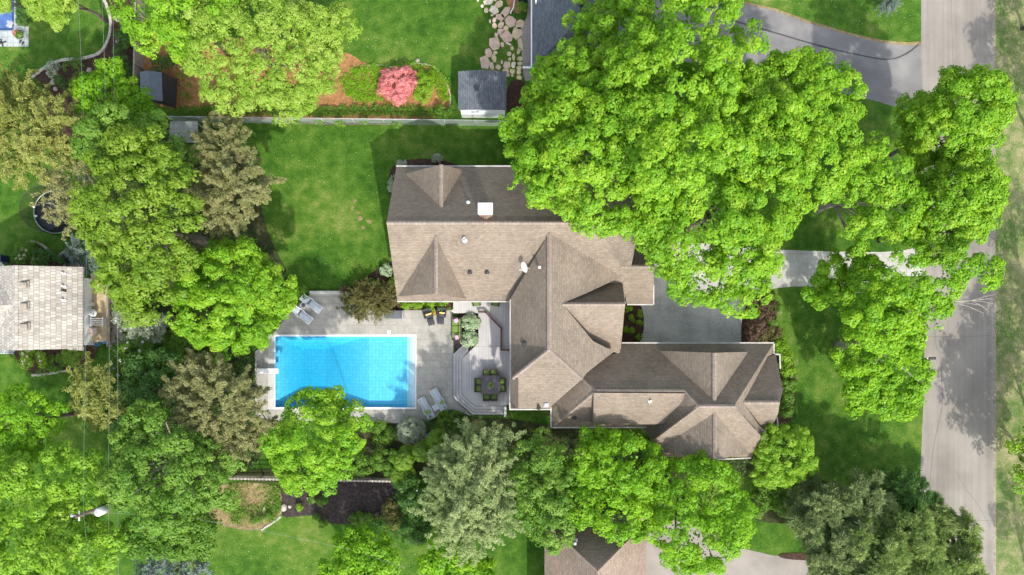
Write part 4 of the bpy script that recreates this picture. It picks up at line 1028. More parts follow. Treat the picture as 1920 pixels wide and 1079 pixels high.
# --- around the pool
PM = dict(leaf=.16, spacing=.97, rb=.64, nt=11, nl=20, amp=.11)
tree('bright maple standing over the near edge of the swimming pool', [(590, 830, 68, 11.4), (630, 830, 48, 10.9), (550, 830, 48, 10.9), (575, 880, 46, 11.4), (635, 785, 32, 10.4), (590, 775, 40, 10.9), (548, 860, 36, 10.9), (618, 752, 14, 10.4), (590, 752, 14, 10.4), (660, 800, 24, 10.4)], L_lime, name='maple_tree', base=(668, 792), trunk_r=.04, **PM)
tree('round bright maple left of the pale blue loungers', [(430, 560, 82, 8), (480, 545, 58, 7.5), (385, 570, 58, 7.5), (440, 510, 62, 7.5), (465, 600, 50, 7), (410, 615, 52, 7), (360, 560, 40, 7), (515, 560, 34, 7), (435, 640, 25, 6.5)], L_lime, name='maple_tree', base=(495, 570), trunk_r=.28, **PM)
tree('tan conifer with drooping sprays left of the diving board', [(415, 740, 62, 7), (455, 765, 50, 7), (400, 790, 50, 7), (365, 720, 42, 6.5), (475, 800, 38, 6.5), (440, 820, 40, 7), (380, 690, 30, 6)], L_tan, style='feather', name='conifer_tree', leaf=.15, spacing=.8, rb=.8, nt=24, nl=13, amp=.18, base=(480, 730), trunk_r=.24)
# --- left boundary
LB = dict(leaf=.165, spacing=1.07, rb=.72, nt=11, nl=20, amp=.16)
tree('tallest green tree on the left, between the trampoline and the round maple', [(260, 330, 78, 11), (240, 400, 82, 11.5), (300, 430, 72, 11), (265, 490, 70, 11), (300, 350, 58, 10.5), (222, 462, 42, 10.5), (285, 545, 50, 10), (262, 558, 38, 9.5), (330, 480, 42, 10)], L_ygreen, name='shade_tree', base=(390, 455), trunk_r=.38, **LB)
tree('green tree in front of the tarp shelter, above the tallest left tree', [(225, 265, 62, 9.5), (265, 260, 52, 9), (190, 260, 42, 9), (290, 290, 42, 9)], L_green, name='shade_tree', base=(330, 320), trunk_r=.26, **LB)
tree('darker green tree left of the tarp shelter under the power lines', [(205, 200, 48, 7), (240, 195, 36, 6.5), (180, 180, 30, 7), (250, 215, 28, 6.5), (200, 165, 20, 7), (212, 135, 14, 7), (210, 120, 12, 7)], L_mid, name='garden_tree', base=(270, 250), trunk_r=.2, **{**LB, 'spacing': .85, 'rb': .6})
tree('tan conifer overhanging the back lawn beside the grey board shelter', [(430, 300, 52, 7), (445, 350, 55, 7.5), (410, 385, 48, 7), (480, 340, 32, 6.5), (400, 260, 32, 6.5), (440, 400, 34, 7), (425, 235, 20, 6)], L_tan, style='feather', name='conifer_tree', base=(480, 365), leaf=.15, spacing=.8, rb=.75, nt=24, nl=13, amp=.2, trunk_r=.22)
tree('olive spruce on the left edge with layered drooping boughs', [(40, 215, 62, 9), (85, 235, 50, 9), (50, 280, 56, 9.5), (10, 260, 46, 9.5), (100, 265, 34, 8.5), (30, 175, 34, 8)], L_olive, style='feather', name='spruce_tree', base=(170, 285), leaf=.16, spacing=.85, rb=1.05, nt=26, nl=13, amp=.2, trunk_r=.26, nlimb=16)
tree('tan thinning spruce beside the trampoline showing bare twigs', [(125, 345, 42, 8), (122, 380, 38, 8), (132, 408, 26, 7.5), (140, 320, 32, 8), (92, 335, 24, 7.5)], L_tan, style='feather', name='spruce_tree', base=(230, 405), leaf=.15, spacing=.95, rb=.85, nt=18, nl=10, amp=.2, trunk_r=.2, nlimb=24, bark=M_pale_bark)
tree('small blue spruce beside the cedar roof corner', [(150, 470, 20, 3.5), (165, 490, 18, 3.2), (180, 505, 13, 2.8), (145, 485, 13, 3)], L_blue, style='feather', name='blue_spruce', leaf=.15, spacing=.55, rb=.5, nt=12, nl=6, trunk_r=.1)
PL = dict(leaf=.12, spacing=.85, rb=.70, nt=20, nl=14, amp=.22, flat=.5)
tree('pale feathery locust tree over the orange straw bed, largest at the top left', [(440, 110, 82, 9), (520, 110, 72, 9), (420, 60, 62, 9.5), (500, 40, 70, 9.5), (570, 140, 50, 8), (590, 60, 46, 8.5), (460, 170, 44, 8), (370, 90, 42, 8.5), (640, 50, 32, 8), (540, 180, 34, 7.5), (610, 120, 24, 7.5)], L_pale, name='locust_tree', base=(530, 150), trunk_r=.28, bark=M_pale_bark, **PL)
tree('deeper lime tree at the top edge left of the feathery locust', [(300, 30, 60, 9.5), (345, 25, 56, 10), (270, 10, 45, 9), (330, 70, 42, 9), (390, 10, 50, 10), (380, 50, 34, 9)], L_lime, name='shade_tree', base=(430, 100), trunk_r=.28, **LB)
tree('yellowish branch tips of a tree over the top left lawn', [(95, 8, 26, 9), (105, 28, 14, 8.8), (80, 25, 14, 8.8), (125, 18, 14, 9), (65, 6, 14, 9), (100, 42, 8, 8.6), (90, -30, 50, 10)], L_pale, name='garden_tree', base=(200, 40), trunk_r=.16, **{**PL, 'spacing': .8, 'rb': .5})
tree('yellowish branch hanging over the blue covered pool corner', [(5, 8, 13, 8), (-10, -10, 30, 9), (8, 18, 7, 8)], L_pale, name='garden_tree', base=(90, 40), trunk_r=.12, **{**PL, 'spacing': .7, 'rb': .45})
tree('bright green round tree on the left edge below the cedar roof', [(45, 790, 50, 7), (80, 790, 34, 6.5), (20, 830, 44, 7), (70, 830, 30, 6.5), (15, 770, 36, 7), (-10, 800, 50, 7.5)], L_mid, name='shade_tree', base=(140, 775), trunk_r=.22, **LB)
tree('broad green ash beside the utility pole, right of the power lines', [(310, 870, 72, 8.5), (280, 830, 60, 8), (350, 900, 64, 8.5), (260, 900, 56, 8.5), (310, 940, 58, 9), (380, 870, 44, 8), (245, 905, 40, 8.5), (400, 920, 34, 8), (280, 780, 28, 7.5), (425, 855, 22, 7.5)], L_green, name='ash_tree', base=(385, 845), trunk_r=.3, nlimb=20, bark=M_pale_bark, **LB)
tree('pale loose tree filling the bottom left corner', [(40, 950, 66, 9), (90, 900, 56, 8.5), (50, 1030, 72, 9.5), (110, 1020, 56, 9), (160, 1055, 50, 9), (140, 880, 38, 8), (110, 1075, 55, 10), (20, 900, 46, 9), (205, 1022, 30, 8.5), (165, 925, 34, 8), (135, 985, 36, 8), (185, 995, 26, 7.5)], L_soft, name='ash_tree', base=(215, 940), trunk_r=.2, nlimb=5, **LB)
tree('dark green tree below the ash at the edge of the south lawn', [(335, 1000, 46, 5), (370, 985, 34, 4.8), (300, 990, 32, 5), (260, 1010, 30, 5.5), (370, 1020, 26, 4.5)], L_shrub, name='garden_tree', leaf=.18, spacing=.85, rb=.6, nt=12, nl=9, trunk_r=.15)
tree('grey-green conifer at the bottom edge left of the south lawn', [(320, 1060, 38, 4.5), (345, 1075, 34, 4.5), (290, 1075, 30, 4.5), (370, 1055, 18, 4)], L_blue, style='feather', name='conifer_tree', leaf=.18, spacing=.7, rb=.6, nt=13, nl=6, trunk_r=.15)
tree('olive conifer under the power lines above the green ash', [(165, 725, 32, 6), (190, 755, 30, 6), (160, 770, 28, 6), (180, 700, 24, 5.5), (205, 785, 22, 6)], L_olive, style='feather', name='conifer_tree', base=(260, 720), leaf=.19, spacing=.75, rb=.7, nt=14, nl=6, trunk_r=.18)
tree('dark bushy tree between the lilac and the tan conifer', [(285, 735, 38, 4.5), (250, 745, 36, 4.5), (310, 690, 30, 4.5), (235, 790, 32, 5), (270, 700, 28, 4.5)], L_dark, name='garden_tree', leaf=.17, spacing=.75, rb=.55, nt=12, nl=9, trunk_r=.14)
# --- beyond the road
VT = dict(leaf=.2, spacing=1.0, rb=.7, nt=10, nl=9, name='verge_tree', trunk_r=.16)
tree('bright young tree at the right edge of the dry verge', [(1990, 850, 70, 6.5), (1945, 870, 34, 4), (1925, 850, 24, 3.2), (1925, 900, 22, 3.2), (2000, 920, 60, 6.5)], L_lime, base=(1916, 862), **VT)
tree('young tree beyond the verge throwing leafy shade over the upper road', [(2060, 190, 62, 7), (2020, 240, 50, 6)], L_lime, base=(1930, 258), **VT)
tree('young tree beyond the verge throwing shade over the road by the mailbox', [(2050, 760, 78, 7), (2030, 830, 62, 6.5), (2080, 700, 55, 7.5)], L_lime, base=(1935, 800), **VT)
tree('thin tree beyond the verge by the upper right corner', [(2070, 10, 52, 7), (2040, 60, 34, 6)], L_lime, base=(1917, 54), **VT)
tree('sparse tree beyond the verge at the lower right corner', [(2090, 1160, 60, 7)], L_lime, base=(1925, 1062), dens=.35, **{**VT, 'nlimb': 22})
tree('young tree beyond the verge facing the concrete driveway', [(2060, 520, 46, 6.5), (2020, 560, 32, 6)], L_lime, base=(1930, 560), **VT)
# ================================================================== SHRUBS AND BEDS
shrub('grey-green rounded dwarf spruce at the patio corner', [(771, 807, 24, 1.3, .85)], L_sage, style='broad', name='dwarf_spruce', leaf=.085, spacing=.24, rb=.18, nt=7, nl=13, amp=.03, shell=(.90, 1.0))
shrub('golden brown mounded yew beside the pool patio and house corner', [(690, 564, 34, 1.1, .7), (720, 562, 26, 1.0, .7), (665, 568, 22, .9, .7), (700, 580, 18, .9, .7)], L_bronze, style='feather', name='mounded_shrub', leaf=.13, spacing=.4, rb=.5, nt=12, nl=6, amp=.1)
shrub('pale edge of a cream shrub on the left side of the brown mounded yew', [(655, 566, 14, .9, .8), (660, 580, 10, .8, .8)], L_sage, name='pale_shrub', leaf=.09)
G_AR = 'arborvitae along the planting bed'
for i, (lob, lab) in enumerate((([(757, 862, 17, 3.0, 1.4), (766, 850, 14, 2.0, 1.2)], 'clipped arborvitae column in the bed, leftmost of the three'), ([(790, 848, 14, 3.0, 1.4), (796, 840, 12, 2.0, 1.2)], 'narrow clipped arborvitae in the middle of the three'), ([(820, 826, 17, 3.0, 1.3), (812, 838, 13, 2.2, 1.2), (824, 820, 14, 2.2, 1)], 'broad clipped arborvitae nearest the blue bag'), ([(750, 890, 16, 1.6, 1.0), (765, 888, 12, 1.4, 1.0)], 'low clipped arborvitae below the leftmost column by the lattice fence'))):
    shrub(lab, lob, L_arb, name='arborvitae', group=G_AR, leaf=.075, spacing=.21, rb=.15, nt=7, nl=13, amp=.03, shell=(.93, 1.0))
shrub('round green shrub with few pale flowers above the lattice fence', [(721, 863, 22, 1.2, .9)], L_shrub, name='round_shrub', leaf=.12, flowers=L_cream, nf=9, fs=.06, spacing=.45, rb=.3)
shrub('dense green shrub squeezed between the bright maple and lattice fence', [(675, 870, 22, 1.1, .9), (660, 880, 15, 1.0, .9)], L_shrub, name='round_shrub', leaf=.13, flowers=L_cream, nf=8, fs=.06)
shrub('leafy shrub in the brown soil right of the bright maple', [(716, 826, 11, .6, .8)], L_shrub, name='leafy_shrub')
shrub('leafy low shrub at the patio edge above the soil bed', [(710, 800, 12, .5, .6), (735, 812, 10, .5, .6), (690, 800, 8, .4, .6)], L_shrub, name='leafy_shrub')
shrub('bright green creeping juniper at the feet of the right loungers', [(841, 784, 17, .5, .5), (826, 793, 12, .4, .5)], L_arb, style='feather', name='juniper', leaf=.11, spacing=.35, rb=.4, nt=11, nl=6)
shrub('dark creeping juniper between the loungers and the deck steps', [(856, 785, 17, .6, .5), (805, 800, 13, .5, .5), (850, 800, 13, .5, .5)], L_dark, style='feather', name='juniper', leaf=.11, spacing=.4, rb=.4, nt=10, nl=6)
for px, py, r, lab in ((883, 605, 13.5, 'larger variegated green and cream mound in the deck planter'), (880, 636, 12.5, 'smaller variegated mound in the deck planter beside the steps')):
    shrub(lab, [(px, py, r, .75, .7)], L_varieg, name='variegated_shrub', group='variegated shrubs in the deck planter', leaf=.12, spacing=.3, rb=.2, nt=8, nl=6, amp=.04, shell=(.90, 1.0))
G_HW = 'small plants along the house wall'
for px, lab in ((765, 'leafy perennial against the wall nearest the brown mounded yew'), (787, 'leafy perennial against the wall second from the yew'), (807, 'leafy perennial against the wall behind the left wicker chair'), (829, 'leafy perennial against the wall behind the right wicker chair')):
    shrub(lab, [(px, 571, 8.5, .35, .7)], L_bright, name='perennial', group=G_HW, leaf=.11, spacing=.3, rb=.2, nt=7, nl=6)
shrub('small silvery perennial in the bed left of the main house', [(724, 507, 9, .4, .7)], L_varieg, name='perennial', leaf=.1, spacing=.3, rb=.2)
shrub('green perennial at the house corner above the brown yew', [(738, 532, 8, .4, .7), (740, 545, 7, .4, .7)], L_bright, name='perennial', leaf=.11, spacing=.3, rb=.2)
shrub('dark green low shrub behind the brown yew', [(680, 540, 10, .5, .6), (700, 532, 10, .5, .6)], L_shrub, name='leafy_shrub')
shrub('purplish low shrub at the end of the back lawn wall', [(648, 545, 6, .4, .7)], L_purple, name='leafy_shrub', leaf=.09)
shrub('small shrub at the head of the left loungers', [(562, 548, 11, .6, .8), (552, 540, 8, .6, .8)], L_shrub, name='leafy_shrub')
for px, py, lab in ((752, 309, 'pale hosta at the north-west house corner'), (735, 338, 'tall pale perennial along the west end of the house'), (820, 299, 'small pale hosta under the north gable')):
    shrub(lab, [(px, py, 7, .35, .7)] + ([(735, 350, 6, .35, .7)] if px == 735 else []), L_sage, name='hosta', leaf=.12, spacing=.3, rb=.2)
G_CY = 'small plants in the courtyard bed'
for px, py, r, lab in ((1178, 579, 5, 'bright plant in the courtyard bed nearest the porch'), (1200, 587, 5, 'bright plant in the courtyard bed at the driveway edge'), (1183, 598, 6, 'largest bright plant in the courtyard bed'), (1198, 607, 4, 'tiny plant in the middle of the courtyard bed'), (1174, 618, 5, 'bright plant in the courtyard bed against the wall'), (1185, 620, 3, 'tiny sprig beside the wall plant in the courtyard bed'), (1198, 632, 4, 'plant in the courtyard bed nearest the garage gutter')):
    shrub(lab, [(px, py, r, .25, .7)], L_bright, name='bedding_plant', group=G_CY, leaf=.09, spacing=.25, rb=.14, nt=6, nl=6)
shrub('purple brown barberry shrub right of the concrete driveway', [(1425, 600, 22, .8, .7), (1418, 575, 14, .7, .7), (1440, 580, 14, .7, .7), (1412, 620, 12, .7, .7)], L_purple, name='barberry_shrub', leaf=.1, spacing=.4, rb=.3, dens=.7)
shrub('yellow-green shrub behind the garage corner', [(1437, 632, 13, .7, .7), (1450, 622, 11, .7, .7), (1428, 640, 9, .6, .7)], L_bronze, name='leafy_shrub', leaf=.1)
shrub('green perennials at the driveway turn next to the barberry', [(1447, 600, 8, .5, .7), (1452, 580, 7, .4, .7), (1445, 560, 6, .4, .7)], L_shrub, name='leafy_shrub')
G_HE = 'bushes along the east garage wall'
for i, (px, py, r, lm, lab) in enumerate(((1463, 648, 11, L_bright, 'bright bush at the garage corner, topmost of the row'), (1471, 668, 11, L_bright, 'bright bush second from the garage corner'), (1475, 692, 12, L_bright, 'bright bush beside the clipped gable point'), (1478, 716, 12, L_shrub, 'mid-green bush at the middle of the garage wall'), (1474, 742, 11, L_shrub, 'darker bush below the east gable'), (1471, 768, 11, L_shrub, 'dark bush lowest of the row, next to the round tree'))):
    shrub(lab, [(px, py, r, .8, .9), (px+2, py+9, r*.8, .7, .9)], lm, name='foundation_bush', group=G_HE, leaf=.11, spacing=.38, rb=.25)
shrub('silvery blue spruce on the top lawn beside the road', [(1665, 10, 15, 1.3, .9), (1672, 3, 10, 1.1, .9)], L_blue, style='feather', name='blue_spruce', leaf=.12, spacing=.35, rb=.35, nt=11, nl=6)
shrub('pink flowering azalea in the straw bed', [(745, 155, 22, .9, .7), (760, 150, 20, .9, .7), (728, 165, 18, .8, .7), (745, 180, 16, .8, .7), (722, 147, 10, .7, .7), (765, 165, 13, .8, .7)], L_pink, name='azalea_bush', leaf=.1, spacing=.38, rb=.28, amp=.22)
shrub('yellow-lime round shrub right of the pink azalea', [(797, 160, 18, .7, .7), (793, 175, 15, .7, .7), (800, 145, 13, .6, .7)], L_bright, name='lime_shrub', leaf=.11, spacing=.4, rb=.3, amp=.08)
def specks():
    n = 900; parts = []
    for x0, x1, y0, y1, k in ((480, 720, 240, 540, 90), (640, 840, 0, 118, 40), (1465, 1715, 550, 900, 170), (1560, 1715, 0, 52, 40), (1480, 1580, 0, 25, 14), (400, 780, 1000, 1075, 90), (10, 50, 95, 130, 8)):
        px = RNG.uniform(x0, x1, k); py = RNG.uniform(y0, y1, k); parts.append(np.stack([(px-NX)*H/F, (NY-py)*H/F, np.full(k, .05)], 1))
    C = np.concatenate(parts); n = len(C)
    o = leaf_mesh('clover_flowers', C, unit(RNG.normal(size=(n, 3))*.2+np.array([0, 0, 1.])), RNG.uniform(.035, .075, n), RNG.uniform(.035, .07, n), RNG.uniform(0, 1, n), L_cream)
    tag(o, 'tiny pale clover flowers scattered over the lawns', 'flowers', None, 'stuff')
specks()
for x, y, r in ((666, 377, 4), (661, 389, 3.4), (671, 399, 4.5), (675, 410, 6), (693, 416, 5), (681, 427, 4), (660, 392, 3)):
    n = 9; S_('bare_patch', [(x+r*random.uniform(.6, 1.1)*math.cos(6.283*i/n), y+r*random.uniform(.6, 1.1)*math.sin(6.283*i/n)) for i in range(n)], .006+random.uniform(0, .002), M_litter, 1)
cover('ground_cover', 'green hosta and vinca ground cover around the pink azalea', [(640, 150), (665, 128), (700, 122), (730, 128), (780, 121), (815, 126), (838, 150), (842, 190), (830, 195), (815, 160), (795, 138), (760, 136), (725, 140), (705, 165), (720, 190), (680, 195), (650, 180)], L_mid, 420, .11, .42)
cover('ground_cover', 'leafy plants in a row along the chain link fence', [(330, 205), (450, 200), (620, 203), (720, 200), (760, 205), (770, 200), (800, 205), (845, 208), (845, 220), (330, 218)], L_shrub, 420, .13, .5)
cover('ground_cover', 'scattered green weeds in the orange straw', [(335, 140), (365, 130), (420, 160), (640, 150), (650, 185), (560, 195), (420, 200), (340, 195)], L_green, 90, .12, .4, .3)
shrub('bright shrub at the right end of the straw bed against the fence', [(838, 212, 10, .6, .8), (826, 210, 8, .5, .8)], L_shrub, name='leafy_shrub')
shrub('dark green shrub behind the tarp shelter', [(300, 122, 14, .7, .7), (325, 122, 11, .7, .7)], L_dark, name='leafy_shrub')
cover('ground_cover', 'patchy pale ground cover beside the dark mulch bed', [(425, 908), (525, 908), (528, 955), (515, 978), (480, 990), (440, 985), (425, 950)], L_green, 700, .10, .25, .05)
cover('ground_cover', 'reddish leafy litter and seedlings in the pale bed', [(425, 908), (525, 908), (528, 955), (515, 978), (480, 990), (440, 985), (425, 950)], L_bronze, 90, .09, .12, .2)
cover('ground_cover', 'tangled undergrowth below the left boundary trees', [(210, 560), (330, 600), (350, 660), (480, 660), (490, 880), (420, 880), (260, 880), (220, 720)], L_dark, 60, .16, .8)
cover('ground_cover', 'tangled undergrowth between the back lawn and left trees', [(258, 232), (420, 235), (440, 400), (480, 440), (555, 540), (350, 590), (210, 540), (160, 300)], L_dark, 30, .15, .6)
cover('ground_cover', 'shrubby growth under the maples south of the garage', [(960, 800), (1040, 810), (1240, 840), (1420, 860), (1420, 895), (1240, 895), (960, 880)], L_dark, 60, .15, .6)
cover('ground_cover', 'dark leafy growth beside the silvery conifer and south lawn', [(745, 912), (800, 905), (870, 920), (850, 1000), (790, 1020), (740, 1010), (690, 980), (735, 955)], L_dark, 90, .15, .8)
shrub('tall dark shrub with white specks left of the silvery conifer', [(775, 930, 28, 2.0, .9), (790, 960, 30, 2.2, .9), (780, 990, 26, 2, .9), (760, 905, 16, 1.6, .9)], L_dark, name='dark_shrub', leaf=.14, flowers=L_white, nf=14, fs=.06, spacing=.5, rb=.4)
shrub('olive weedy shrub at the right end of the dark mulch bed', [(725, 965, 18, .9, .7), (735, 950, 14, .9, .7), (745, 975, 14, .8, .7)], L_bronze, name='leafy_shrub', dens=.8)
G_DM = 'small plants at the edge of the dark mulch bed'
for px, py, r, lab in ((604, 940, 8, 'round green plant alone in the dark mulch'), (585, 937, 4.5, 'tiny round plant left of the round green one'), (592, 970, 6, 'leafy clump at the left end of the mulch edge'), (607, 982, 7, 'leafy clump lowest at the mulch edge'), (662, 973, 7, 'dark spiky clump at the mulch edge'), (677, 967, 7, 'blue-green clump right of the spiky clump'), (690, 968, 6, 'blue-green clump at the right end of the mulch edge'), (563, 950, 6, 'yellow-green clump beside the pale boulders'), (488, 972, 6, 'dark clump beside the pinkish boulder'), (473, 975, 5, 'dark clump left along the pale bed'), (505, 966, 5, 'dark clump between the boulders')):
    shrub(lab, [(px, py, r, .3, .7)], L_bright if px == 563 else L_shrub, name='bed_clump', group=G_DM, leaf=.1, spacing=.28, rb=.18, nt=7, nl=6)
shrub('lilac bush with white flower clusters below the left deck', [(245, 680, 36, 2.4, .9), (222, 690, 24, 2.2, .9), (262, 655, 24, 2.2, .9), (230, 715, 24, 2.2, .9), (270, 690, 22, 2, .9)], L_shrub, name='lilac_bush', leaf=.13, flowers=L_white, nf=60, fs=.11, spacing=.5, rb=.4)
shrub('grey flowering bush beside the left deck and power lines', [(248, 598, 24, 2.2, .9), (275, 612, 28, 2.2, .9), (256, 625, 24, 2.2, .9), (236, 582, 14, 2, .9), (297, 605, 18, 2, .9)], L_sage, name='grey_bush', leaf=.12, flowers=L_white, nf=34, fs=.08, spacing=.5, rb=.4)
shrub('low green bushes in the shade below the round maple', [(330, 640, 22, 1.2, .9), (325, 670, 22, 1.2, .9), (345, 655, 18, 1, .9)], L_shrub, name='leafy_shrub', leaf=.13)
shrub('cream flowering hydrangea above the cedar roof', [(55, 480, 16, 1.0, .8), (40, 485, 10, .9, .8), (68, 488, 10, .9, .8)], L_shrub, name='hydrangea', leaf=.13, flowers=L_cream, nf=12, fs=.11)
shrub('dark round shrub right of the cream hydrangea above the cedar roof', [(92, 485, 14, .9, .8), (80, 472, 10, .8, .8), (110, 490, 10, .7, .8)], L_dark, name='leafy_shrub', leaf=.12)
shrub('low yellow-green mound at the head of the hydrangea bed', [(45, 466, 14, .4, .5), (62, 461, 12, .4, .5)], L_green, name='leafy_shrub', leaf=.08)
shrub('cream flowering hydrangea below the cedar roof', [(62, 668, 16, 1.0, .8), (48, 676, 12, .9, .8), (78, 672, 12, .9, .8)], L_bright, name='hydrangea', leaf=.13, flowers=L_cream, nf=22, fs=.11)
shrub('round clipped green bush below the cedar roof eave', [(138, 668, 17, .9, .8)], L_arb, name='clipped_bush', leaf=.08, spacing=.3, rb=.2, amp=.03, shell=(.93, 1.0))
shrub('low spreading green shrub between hydrangea and clipped bush', [(105, 684, 17, .5, .5), (85, 690, 14, .5, .5), (115, 678, 11, .5, .5)], L_shrub, name='leafy_shrub', leaf=.1)
shrub('grey-leaved perennial at the curved stone edging', [(103, 130, 14, .5, .6)], L_sage, name='perennial', leaf=.11)
shrub('green mound at the middle of the top left bed', [(142, 127, 17, .6, .6)], L_shrub, name='leafy_shrub', leaf=.09, amp=.04, shell=(.90, 1.0))
shrub('dark low mound in the top left bed', [(117, 152, 8, .4, .6), (140, 162, 13, .5, .6)], L_dark, name='leafy_shrub', leaf=.1)
shrub('leafy shrub right of the stone edging at the top', [(235, 75, 16, 1, .8), (228, 95, 12, .9, .8), (240, 55, 10, .9, .8)], L_dark, name='leafy_shrub', leaf=.14)
shrub('green shrub left of the wooden fence behind the boulder', [(240, 120, 14, 1, .8), (235, 140, 13, 1, .8)], L_dark, name='leafy_shrub', leaf=.14)
shrub('dark bushy shrub above the olive spruce on the left edge', [(25, 165, 22, 2.0, .8), (55, 170, 20, 1.8, .8), (80, 185, 14, 1.6, .8)], L_shrub, name='leafy_shrub', leaf=.14)
shrub('clipped hedge beside the blue covered pool', [(42, 12, 9, .7, .9), (42, 25, 9, .7, .9), (43, 40, 8, .7, .9), (42, -4, 9, .7, .9)], L_dark, name='hedge', leaf=.09, spacing=.3, rb=.2)
shrub('round green shrub beside the flagstone path and house wall', [(978, 17, 9, .6, .9)], L_arb, name='clipped_bush', leaf=.08, spacing=.3, rb=.2, amp=.03, shell=(.93, 1.0))
shrub('leafy bushes under the pines at the south lawn corner', [(1440, 925, 22, 1.2, .8), (1465, 945, 22, 1.2, .8), (1420, 950, 18, 1, .8), (1480, 915, 18, 1.2, .8)], L_shrub, name='leafy_shrub', leaf=.14)
shrub('sprawling vine growing through the chain link fence', [(640, 228, 8, .7, .6), (600, 228, 7, .7, .6), (560, 229, 7, .7, .6), (680, 230, 6, .7, .6), (520, 228, 6, .7, .6), (745, 232, 6, .7, .6)], L_green, name='vine', leaf=.1, spacing=.35, rb=.25, nt=6, nl=6)
shrub('green twiggy shrub under the board shelter edge', [(340, 275, 14, 1.8, .8), (360, 270, 12, 1.6, .8), (372, 290, 14, 2, .8)], L_green, name='leafy_shrub', leaf=.14)
# ================================================================== FENCES, WALLS, EDGINGS
def link_fence(label, a, b, h, name='chain_link_fence'):
    A, B = P(*a, h), P(*b, h); A.z = B.z = 0
    r = thing(name, label, 'fence', A); d = B-A; L = d.length; ang = math.atan2(d.y, d.x); r.rotation_euler.z = ang
    n = max(2, round(L/2.6))
    one(lambda m: m.add([(0, 0, .04), (L, 0, .04), (L, 0, h-.03), (0, 0, h-.03)], [(0, 1, 2, 3)]), 'mesh', M_chain, r)
    one(lambda m: m.tube([(0, 0, h), (L, 0, h)], .028, 8), 'top_rail', M_grey_metal, r)
    for i in range(n+1):
        o = one(lambda m: (m.tube([(0, 0, -.05), (0, 0, h+.02)], .032, 8), m.lathe((0, 0, h), [(.045, 0), (.045, .03), (.01, .06)], 8)), 'post', M_grey_metal, r) if i == 0 else pst.copy()
        if i == 0: pst = o
        else: COL.objects.link(o); o.parent = r
        o.location = (L*i/n, 0, 0)
    return r
link_fence('long chain link fence dividing the back lawn from the straw bed', (313, 218.5), (948, 226.5), 1.55)
def board_fence(label, a, b, h, step=2.4, name='wooden_fence', lattice=False, m=None):
    m = m or M_wood
    A, B = P(*a, h), P(*b, h); A.z = B.z = 0
    r = thing(name, label, 'fence', A); d = B-A; L = d.length; r.rotation_euler.z = math.atan2(d.y, d.x)
    pm = MB(); n = int(L/.16)
    if not lattice:
        for i in range(n): pm.box(((i+.5)*L/n, random.uniform(-.006, .006), h*.48), (L/n-.012, .022, h*.94+random.uniform(-.015, .015)), 0, 0, 0)
    else:
        for i in range(n): pm.box(((i+.5)*L/n, 0, h*.45), (.05, .022, h*.9))
        for k in (.2, .45, .7): pm.box((L/2, .02, h*k), (L, .02, .06))
    pm.build('boards' if not lattice else 'pickets', m, r)
    one(lambda q: q.box((L/2, .0, h-.02), (L, .13, .045), 0, 0, 0, .008), 'top_rail', m, r)
    if lattice:
        q = MB(); k = int(L/.3)
        for i in range(k): q.box(((i+.5)*L/k, 0, h+.02), (.07, .19, .045), 0)
        q.build('cross_slats', M_edging, r)
    k = max(1, round(L/step))
    for i in range(k+1):
        if i == 0: p = one(lambda q: (q.box((0, .05, h*.5), (.11, .11, h+.1), 0, 0, 0, .01), q.box((0, .05, h+.07), (.14, .14, .04), 0, 0, 0, .01)), 'post', m, r); p0 = p
        else: p = p0.copy(); COL.objects.link(p); p.parent = r
        p.location = (L*i/k, 0, 0)
    return r
board_fence('weathered wooden board fence running down beside the tarp shelter', (254, -30), (249.5, 168), 1.55)
board_fence('low lattice topped fence behind the dark mulch bed', (430, 898), (748, 903.5), 1.5, 2.6, 'lattice_fence', True)
board_fence('short lattice topped fence at the left edge below the round green tree', (-60, 886), (32, 890), 1.5, 2.6, 'lattice_fence', True)
def edging(label, pts, w_=.16, h=.10, name='stone_edging', m=None, cat_='edging', stones=True):
    pp = poly(smooth_poly(pts, 2, False)); b = MB()
    for a, c in zip(pp[:-1], pp[1:]):
        t = c-a; k = max(1, round(t.length/.3))
        for i in range(k):
            p = a.lerp(c, (i+.5)/k)
            b.box((p.x+random.uniform(-.012, .012), p.y+random.uniform(-.012, .012), h/2-.02), (t.length/k-.012, w_*random.uniform(.85, 1.1), h+.04+random.uniform(-.02, .02)), math.atan2(t.y, t.x)+random.uniform(-.05, .05), 0, 0, .015 if stones else 0)
    return tag(b.build(name, m or M_edging), label, cat_)
edging('curved pale stone edging around the top left planting bed', [(54, 153), (68, 140), (85, 127), (112, 114), (135, 111), (160, 110), (186, 102), (198, 88), (206, 68), (209, 40), (203, 15), (190, -12)], .24)
edging('thin pale edging around the azalea end of the straw bed', [(690, 124), (712, 122), (742, 129), (765, 124), (785, 119), (812, 124), (828, 140), (843, 168), (845, 190), (842, 212)], .09, .08)
edging('curved stone edging above the cedar roof hydrangea bed', [(58, 453), (72, 455), (84, 463), (100, 475)], .2)
edging('curved stone edging below the cedar roof hydrangea bed', [(60, 704), (85, 703), (110, 697), (135, 695)], .2)
edging('pale limestone edging between the pale bed and south lawn', [(528, 968), (518, 976), (506, 984), (490, 994)], .18)
def bed_wall():
    a, b = P(580, 549, .3), P(646, 549, .3)
    o = one(lambda m: m.box(((a.x+b.x)/2, a.y, .17), (b.x-a.x, .30, .40), 0, 0, 0, .02), 'retaining_wall', M_coping); tag(o, 'low pale wall between the back lawn and pool patio', 'wall')
    o = one(lambda m: m.tube([P(742, 543, .35), P(752, 544, .38), P(764, 544, .4)], .05, 8), 'downspout', M_white); tag(o, 'white downspout pipe lying out from the main house corner', 'downspout')
bed_wall()
